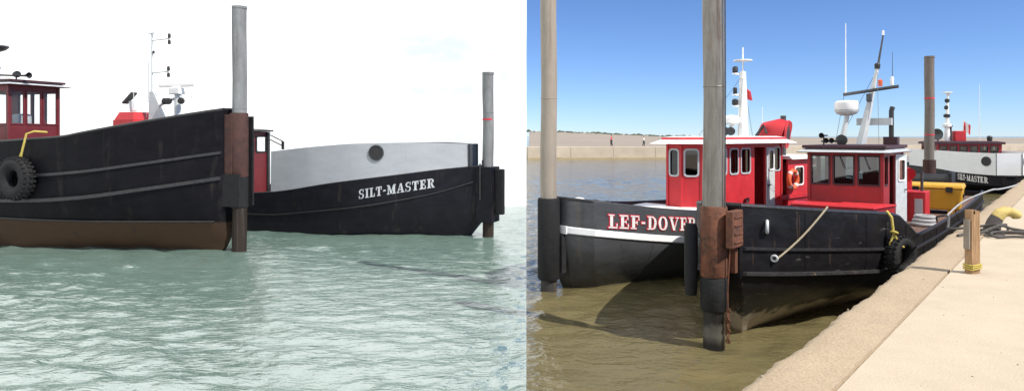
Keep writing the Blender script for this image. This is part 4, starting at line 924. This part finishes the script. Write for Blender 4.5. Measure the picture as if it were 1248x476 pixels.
# after casing with masts (seen above the other boat's bulwark)
cs = MB().b2(13.6, 18.8, -1.1, 1.1, 1.0, 3.5).build('engine_casing', 'old_red', sm, smooth=0, bevel=.05)
mz = 4.3
for x0, x1, hw_ in ((15.25, 16.4, .12), (14.3, 14.95, .3), (16.7, 17.95, .52)): MB().b2(x0, x1, -hw_, hw_, 3.503, mz - .002).build('pedestal', 'steel_light' if hw_ < .4 else 'red', cs, smooth=0)
mA = MB().add([(15.3, -.05, mz), (16.3, -.05, mz), (16.3, .05, mz), (15.3, .05, mz), (16.02, -.05, mz + 1.25), (16.3, -.05, mz + 1.25), (16.3, .05, mz + 1.25), (16.02, .05, mz + 1.25)], [(0, 1, 2, 3), (4, 5, 6, 7), (0, 1, 5, 4), (1, 2, 6, 5), (2, 3, 7, 6), (3, 0, 4, 7)]).build('mast_plate', 'steel_light', sm, smooth=0)
MB().tube([(16.16, 0, mz + 1.2), (16.16, 0, mz + 3.85)], [.06, .045], 10).build('mast', 'steel_light', mA)
MB().tube([(16.30, 0.05, mz + .8), (16.30, 0.05, mz + 2.6)], .03, 8).build('mast_conduit', 'steel_light', mA)
for z, l_ in ((3.55, 1.05), (2.10, 1.0)):
    MB().tube([(16.16, 0, mz + z), (16.16 - l_, 0, mz + z + .03)], .03, 8).build('mast_arm', 'steel_light', mA)
    for dz in (-.22, .06): MB().lathe([(.06, 0), (.07, .1), (.05, .2)], (16.16 - l_, 0, mz + z + dz), n=10).build('navigation_light', 'dark', mA)
MB().b2(15.95, 16.35, -.05, .05, mz + 3.85, mz + 3.90).build('mast_top', 'steel_light', mA, smooth=0)
MB().lathe([(.04, 0), (.05, .1), (.03, .14)], (16.05, 0, mz + 2.95), n=8).build('navigation_light', 'dark', mA)
rp2 = MB().tube([(14.6, 0, mz), (14.6, 0, mz + 1.25)], [.16, .14], 10).build('radar_post', 'steel_light', sm)
MB().b2(14.35, 14.95, -.2, .2, mz + 1.1, mz + 1.4).build('radar_gearbox', 'white', rp2, smooth=0, bevel=.04)
MB().b2(13.6, 15.7, -.07, .07, mz + 1.42, mz + 1.58).build('radar_scanner', 'white', rp2, smooth=0, bevel=.03)
MB().tube([(14.4, 0, mz + 1.0), (15.2, .1, mz + .8), (15.6, .1, mz + .6)], .07, 8).build('light_arm', 'steel_light', rp2)
for x_ in (14.95, 14.2, 15.15): MB().lathe([(.05, -.15), (.14, 0), (.15, .1), (0, .12)], (x_, .15, mz + .8), (-.3, 1, 0), 12).build('floodlight', 'dark', rp2)
MB().tube([(13.9, 0, mz), (13.8, 0, mz + 1.0), (13.3, 0, mz + 1.05)], .015, 6).build('stay', 'steel_light', rp2)
MB().prism([(16.7, -.5), (17.9, -.5), (17.9, .5), (16.7, .5)], mz + .003, mz + .35, [(16.8, -.4), (17.7, -.4), (17.7, .4), (16.8, .4)]).build('vent_box', 'red', cs, smooth=0)
MB().tube([(17.3, 0, mz + .4), (17.35, 0, mz + .85)], .16, 12).build('exhaust', 'steel_light', cs)
MB().box((17.55, 0, mz + 1.0), (.75, .3, .08), ry=R(38)).build('exhaust_flap', 'dark', cs, smooth=0)
whip(cs, 17.05, .2, mz, mz + 2.6, m='steel_light', r=.02); whip(cs, 16.75, -.2, mz, mz + 1.2, m='steel_light', r=.018)
spud('spud_pile', ps.x, ps.y, .20, -3, 5.85, 'pile_grey', 'shorter grey pile at the bow of the grey plated boat', bands=[(4.15, .06, 'letter_red')])

# ---- right one, far along the quay
RA_ = R(13); RAv = Vector((math.sin(RA_), math.cos(RA_)))
PR = dict(L=18, plan=[(0, .25), (.3, .68), (1.0, 1.22), (2, 1.72), (3, 1.98), (6, 2.05), (16, 2.05), (18, 1.9)],
          wl=[(0, .1), (2, .7), (4, 1.3), (6, 1.7), (9, 1.85), (18, 1.6)], stem=[(-.6, .9), (0, .5), (.6, .1), (3, 0)],
          sheer=[(0, 1.12), (3, 1.20), (6, 1.28), (12, 1.3), (18, 1.3)], zk=.7, deck=.5, rail=lambda a: .55 - .0 * a, pa=(.35, 12.0), ptop=[(.35, 2.50), (4, 2.55), (12, 2.58)],
          panel='panel_white', front='panel_white', port=(.8, 2.0, .26), tx=(4.9, .42, .44, -.03, 'letter_white', 1.05))
PR['tx'] = (2.80, .76, .37, -.06, 'letter_white', .56)
rm_, RH = silt('dredge_boat', (30.3, 42.3, 0), math.atan2(RAv.y, RAv.x), 'far boat moored along the quay with white bow plating, flag and banded wheelhouse', PR)
cc = (7.7, 0); zb, zr_ = .52, 2.98
wz = (2.40, 2.86)
wall(rm_, (6.2, 2.0), (6.2, -2.0), zb, zr_, [(.15 + i * .63, .62 + i * .63, *wz) for i in range(6)], cc, 'tug_red', 'dark', 'glass', name='front_wall')
for s_ in (1, -1): wall(rm_, (6.2, s_ * 2.0), (9.4, s_ * 2.0), zb, zr_, [(.2 + i * .75, .7 + i * .75, *wz) for i in range(4)], cc, 'tug_red', 'dark', 'glass', name='side_wall')
wall(rm_, (9.4, 2.0), (9.4, -2.0), zb, zr_, [], cc, 'red', name='rear_wall')
for i in (0, 4): MB().b2(7.3, 7.34, 1.4 - i * .63, 1.85 - i * .63, 2.3, 2.9).build('blind', 'pale_green', rm_, smooth=0)
roof_poly(rm_, [(6.2, 2.0), (9.4, 2.0), (9.4, -2.0), (6.2, -2.0)], zr_ + .004, .16, 'maroon', .22)
zt2 = zr_ + .2
rmst = MB().tube([(8.6, .55, zt2), (8.6, .55, zt2 + 1.6), (8.6, .5, zt2 + 3.6)], [.22, .12, .06], 10).build('mast', 'white', rm_)
for z, rr in ((1.0, .3), (1.7, .22), (2.3, .14), (2.8, .16), (3.3, .12)): MB().lathe([(.06, 0), (rr, .06), (rr, .24), (.05, .3)], (8.6, .55 + .06 * math.sin(z * 9), zt2 + z), n=12).build('navigation_light', 'white' if z in (1.0, 3.3) else 'dark', rmst)
MB().b2(8.3, 8.9, .3, .8, zt2 + 3.5, zt2 + 3.58).build('mast_top', 'white', rmst, smooth=0)
MB().b2(8.2, 8.9, -.55, .15, zt2, zt2 + .75).build('vent_box', 'red', rm_, smooth=0, bevel=.04)
MB().tube([(8.7, .35, zt2), (8.7, .35, zt2 + 1.0), (8.6, .3, zt2 + 1.15)], .13, 10).build('exhaust_stack', 'dark', rm_)
MB().lathe([(.12, -.2), (.3, 0), (.42, .12), (.40, .13), (0, .0)], (8.2, 1.3, zt2 + .5), (-.6, .5, 0), 18).build('loudhailer', 'steel_dark', rm_)
MB().tube([(8.3, 1.25, zt2), (8.3, 1.25, zt2 + .4)], .05, 8).build('loudhailer_post', 'dark', rm_)
fp = MB().tube([(9.2, -.65, zt2), (9.2, -.75, zt2 + 1.55)], .02, 6).build('flag_staff', 'white', rm_)
vs_ = []
for i in range(7):
    for j in range(4): vs_.append((9.2 + .10 * math.sin(i * .9 + j * .4), -.75 - .07 * i, zt2 + 1.5 - .24 * j - .06 * i))
fg = MB().add([v for v in vs_], [(i * 4 + j, (i + 1) * 4 + j, (i + 1) * 4 + j + 1, i * 4 + j + 1) for i in range(2) for j in range(3)]).build('flag_red_half', 'red', fp)
MB().add(vs_, [(i * 4 + j, (i + 1) * 4 + j, (i + 1) * 4 + j + 1, i * 4 + j + 1) for i in range(2, 4) for j in range(3)]).build('flag_white_half', 'white', fp)
MB().add(vs_, [(i * 4 + j, (i + 1) * 4 + j, (i + 1) * 4 + j + 1, i * 4 + j + 1) for i in range(4, 6) for j in range(3)]).build('flag_red_half', 'red', fp)
whip(rm_, 9.0, -1.7, zt2, zt2 + 4.2, m='white', r=.025); whip(rm_, 9.0, 1.75, zt2, zt2 + 3.0, m='white', r=.02)
MB().lathe([(.15, 0), (.18, .3), (.1, .4)], (7.6, -1.8, zt2), n=10).build('floodlight', 'dark', rm_)

# ================================================================== LEFT TUG
LE = R(20); EA = Vector((-math.cos(LE), math.sin(LE))); ES = Vector((-EA.y, EA.x)); pl_ = Vector((-8.54, 21.86)); eo = pl_ + EA * .32
tg2, TH2, zt = tug('workboat', (eo.x, eo.y, 0), math.atan2(EA.y, EA.x), 'large black hulled workboat filling the left edge, red wheelhouse and brown bottom', 1.84, 'old_tug_hull', 'old_red', (2.1, 4.0, 5.16, 5.35), far=True, a0=8.8)
searchlight(tg2, 9.0, .5, zt, (-1, .3, 0), 1.0)
MB().tube([(8.4, .55, zt + .12), (9.9, .55, zt + .2)], .03, 8).build('horn_bar', 'dark', tg2)
horn(tg2, 8.5, .55, zt + .14, (-1, 0, 0), 1.1, 'dark')
ms2 = MB().add([(10.5, -.1, zt), (11.2, -.1, zt), (11.2, .1, zt), (10.5, .1, zt), (11.6, -.08, zt + 3.2), (11.8, -.08, zt + 3.2), (11.8, .08, zt + 3.2), (11.6, .08, zt + 3.2)], [(0, 1, 2, 3), (4, 5, 6, 7), (0, 1, 5, 4), (1, 2, 6, 5), (2, 3, 7, 6), (3, 0, 4, 7)]).build('mast', 'steel_light', tg2, smooth=0)
rd2 = MB().lathe([(.12, 0), (.36, .10), (.46, .2), (.46, .24)], (10.45, .3, zt + 1.05), n=24).build('radar_base', 'steel_dark', tg2)
MB().lathe([(.45, .24), (.45, .52), (.38, .6), (0, .63)], (10.45, .3, zt + 1.055), n=24).build('radar_dome', 'white', rd2)
MB().tube([(10.2, .3, zt), (10.45, .3, zt + 1.08)], .09, 10).build('radar_strut', 'steel_light', rd2)
def tug2P(a, b, z=0): q = eo + EA * a + ES * b; return (q.x, q.y, z)
b_ = TH2.b(6.35, 2.1)
tyre('tyre_fender', tug2P(6.35, b_ + .24, 2.25), (ES.x, ES.y, 0), .47, .20, 'big worn tyre on the black side below the red wheelhouse')
yr = empty('yellow_rope', tug2P(6.35, b_ + .02, 3.4)); tag(yr, 'yellow rope holding the big tyre on the left boat', 'rope', 'yellow ropes holding tyres')
def loc2(da, db, z): v = EA * da + ES * db; return (v.x, v.y, z)
MB().tube([loc2(-.75, -.25, .30), loc2(-.45, -.05, .33), loc2(-.25, .06, .25), loc2(-.12, .1, -.25), loc2(-.05, .12, -.62), loc2(0, .14, -.75)], .032, 8).build('strand', 'yellow_rope', yr)
MB().tube([loc2(-.12, .1, -.25), loc2(.06, .12, -.6), loc2(.12, .14, -.78)], .022, 8).build('tail', 'yellow_rope', yr)
spud('spud_pile', pl_.x, pl_.y, .222, -3, 7.62, 'pile_grey', 'tall grey pile through the rust brown well of the leftmost boat')

# ================================================================== QUAY OBJECTS
def quayP(u, Y, z=2.0): return ((u - 624) / 850 * Y, Y, z)
ps_ = empty('wooden_post', (5.36, 8.12, 2.003), R(20)); tag(ps_, 'short weathered wooden post standing on the quay, yellow cord at its foot', 'post')
def ragged(x0, x1, y0, y1, h, sd):
    g = random.Random(sd); n = 5; m_ = MB()
    for i in range(n):
        xa = x0 + (x1 - x0) * i / n; xb = x0 + (x1 - x0) * (i + 1) / n; hh = h + g.uniform(-.02, .025)
        m_.add([(xa, y0, 0), (xb, y0, 0), (xb, y1, 0), (xa, y1, 0), (xa + .004, y0 + .003, hh), (xb, y0 + .003, hh + g.uniform(-.012, .012)), (xb, y1, hh), (xa, y1, hh)], [(0, 3, 2, 1), (4, 5, 6, 7), (0, 1, 5, 4), (2, 3, 7, 6)] + ([(3, 0, 4, 7)] if i == 0 else []) + ([(1, 2, 6, 5)] if i == n - 1 else []))
    return m_
ragged(-.066, .066, -.045, .045, .71, 2).build('plank', 'wood', ps_, smooth=0)
MB().b2(-.098, -.070, -.03, .04, .28, .62).build('cleat_board', 'wood_grey', ps_, smooth=0, bevel=.006)
for i in range(3):
    MB().tube([(-.076, -.056, .045 + i * .025), (.075, -.057, .06 + i * .022), (.077, .055, .07 + i * .02), (-.076, .055, .05 + i * .025), (-.076, -.056, .045 + i * .025)], .009, 6).build('cord', 'yellow_rope', ps_)

bo = empty('mooring_bollard', (7.98, 11.45, 2.0), R(-4)); bo.scale = (.8, .8, .8); tag(bo, 'curved cast iron mooring horn with worn yellow top on the quay', 'bollard')
MB().b2(-.30, .34, -.2, .2, .0, .035).build('base_plate', 'iron', bo, smooth=0, bevel=.012)
MB().tube([(-.12, 0, .02), (-.11, 0, .10), (-.08, 0, .22), (-.02, 0, .32)], [.19, .15, .135, .125], 18).build('stem', 'iron', bo)
MB().tube([(-.026, 0, .31), (.04, 0, .40), (.14, 0, .445), (.24, 0, .435), (.32, 0, .40), (.37, 0, .355), (.385, 0, .31)], [.127, .12, .105, .095, .095, .10, .06], 18).build('horn_tip', 'yellow_paint', bo)
for sx in (-.24, .28):
    for sy in (-.15, .15): MB().lathe([(.025, 0), (.025, .03), (0, .034)], (sx, sy, .036), n=6).build('bolt', 'iron', bo)
def rope(name, pts, r, m, label, sub=6):
    root = empty(name, pts[0]); tag(root, label, 'rope')
    P_ = [Vector(p) for p in pts]; out_ = []
    for i in range(len(P_) - 1):
        p0, p1, p2, p3 = P_[max(i - 1, 0)], P_[i], P_[i + 1], P_[min(i + 2, len(P_) - 1)]
        for k in range(sub):
            t_ = k / sub; out_.append(.5 * ((2 * p1) + (p2 - p0) * t_ + (2 * p0 - 5 * p1 + 4 * p2 - p3) * t_ * t_ + (3 * p1 - p0 - 3 * p2 + p3) * t_ ** 3))
    out_.append(P_[-1]); MB().tube([tuple(p - P_[0]) for p in out_], r, 8).build('strand', m, root); return root
zq = 2.03
rope('mooring_rope', [(7.0, 10.95, zq), (7.2, 11.1, zq), (7.5, 11.15, zq + .02), (7.72, 11.22, zq + .08), (7.9, 11.24, zq + .12), (8.15, 11.3, zq + .05), (8.6, 11.0, zq), (9.2, 10.9, zq), (10.2, 10.9, zq)], .024, 'rope_dark', 'dark mooring rope running past the horn to the right edge of the quay')
rope('mooring_rope', [(7.45, 11.0, zq), (7.7, 10.95, zq), (7.85, 11.15, zq + .03), (8.2, 11.05, zq), (8.5, 10.8, zq), (8.25, 10.7, zq), (7.8, 10.85, zq), (7.5, 10.8, zq), (7.55, 10.95, zq + .05), (8.0, 10.9, zq + .06), (8.8, 10.75, zq)], .02, 'rope_dark', 'tangle of dark rope lying round the foot of the mooring horn')
t0 = tugP(8.6, -2.06, 1.44)
rope('mooring_rope', [t0, (8.9, 14.6, 1.9), (8.5, 13.6, 2.03), (7.7, 12.3, 2.04), (7.3, 11.6, 2.05), (7.75, 11.45, 2.12), (7.83, 11.3, 2.16), (8.0, 11.28, 2.16)], .02, 'rope_dark', 'dark line from the workboat side over the kerb to the mooring horn')
t1 = tugP(10.4, -2.03, 1.42)
rope('hawser', [t1, tugP(11.4, -2.3, 1.75), tugP(12.2, -2.85, 2.04), tugP(12.9, -3.0, 2.04), tugP(13.9, -3.15, 2.04), tugP(15, -3.3, 2.06)], .024, 'rope_grey', 'pale grey rope from the workboat quarter up onto the quay')

# ================================================================== WALKERS ON THE BREAKWATER
def person(loc, rz, jm, label, h=1.78):
    rt = empty('person', loc, rz); tag(rt, label, 'person', 'people walking on the breakwater')
    k = h / 1.78
    def skin(name, joints, edges, m, parent, sub=1):
        me = bpy.data.meshes.new(name); me.from_pydata([tuple(Vector(j[:3]) * k) for j in joints], edges, []); me.update()
        o = bpy.data.objects.new(name, me); link(o, parent); o.modifiers.new('skin', 'SKIN'); me.skin_vertices
        for v, j in zip(me.skin_vertices[0].data, joints): v.radius = (j[3] * k, (j[4] if len(j) > 4 else j[3]) * k)
        me.skin_vertices[0].data[0].use_root = True
        sb = o.modifiers.new('sub', 'SUBSURF'); sb.levels = sub; sb.render_levels = sub; me.materials.append(M[m]); return o
    body = [(0, 0, .95, .15, .11), (0, 0, 1.2, .15, .10), (0, 0, 1.42, .17, .10), (0, 0, 1.52, .06), (0, .01, 1.60, .075), (0, .01, 1.74, .07),
            (.10, 0, .88, .09), (.11, .10, .50, .065), (.11, .02, .09, .045), (.11, .17, .04, .04), (-.10, 0, .88, .09), (-.11, -.06, .50, .065), (-.11, -.22, .13, .045), (-.11, -.10, .05, .04),
            (.20, 0, 1.43, .055), (.27, -.08, 1.17, .042), (.27, .03, .93, .032), (.27, .05, .84, .035), (-.20, 0, 1.43, .055), (-.27, .04, 1.17, .042), (-.27, .16, .97, .032), (-.27, .2, .89, .035)]
    ed = [(0, 1), (1, 2), (2, 3), (3, 4), (4, 5), (0, 6), (6, 7), (7, 8), (8, 9), (0, 10), (10, 11), (11, 12), (12, 13), (2, 14), (14, 15), (15, 16), (16, 17), (2, 18), (18, 19), (19, 20), (20, 21)]
    skin('body', body, ed, 'skin', rt)
    skin('trousers', [(0, 0, .96, .165, .125)] + [tuple(list(j[:3]) + [j[3] + .02]) for j in (body[6], body[7], body[8], body[10], body[11], body[12])], [(0, 1), (1, 2), (2, 3), (0, 4), (4, 5), (5, 6)], 'trousers', rt)
    skin('jacket', [(0, 0, .92, .175, .135), (0, 0, 1.2, .18, .13), (0, 0, 1.43, .19, .12)] + [tuple(list(j[:3]) + [j[3] + .018]) for j in (body[14], body[15], body[16], body[18], body[19], body[20])], [(0, 1), (1, 2), (2, 3), (3, 4), (4, 5), (2, 6), (6, 7), (7, 8)], jm, rt)
    MB().lathe([(.085, 0), (.095, .06), (.07, .12), (0, .15)], (0, -.005, 1.66 * k), n=12).build('hair', 'hair', rt)
    return rt
person((15.85, 111.2, 1.80), R(80), 'jacket_red', 'walker in a red top and dark trousers on the far breakwater', 1.95)
person((21.1, 111.6, 1.80), R(-95), 'jacket_white', 'walker in a white top and dark trousers on the far breakwater', 1.8)

# ---- loose grit on the quay
g = MB(); gr = random.Random(5)
for i in range(260):
    x = gr.uniform(3.5, 26) ** 1.0; y = -gr.random() ** 1.6 * 5.5 - .03; r_ = gr.uniform(.002, .0065) * (1.5 if y > -.6 else 1)
    px, py = -2.2 + x * .6325 - y * -.7746 * -1, x * .7746 + y * .6325
    px = -2.2 + x * .6325 - y * .7746
    k = 5; ang = gr.random() * 6
    top = [(px + r_ * math.cos(ang + 1.257 * q) * gr.uniform(.6, 1), py + r_ * math.sin(ang + 1.257 * q), 2.0 + r_ * .9) for q in range(k)]
    bot = [(px + r_ * 1.3 * math.cos(ang + 1.257 * q), py + r_ * 1.3 * math.sin(ang + 1.257 * q), 1.995) for q in range(k)]
    g.add(bot + top, [(q, (q + 1) % k, k + (q + 1) % k, k + q) for q in range(k)] + [tuple(range(k, 2 * k))])
tag(g.build('grit', 'quay_wall', smooth=0), 'fine stone grit scattered over the pale quay slab', 'grit', kind='stuff')
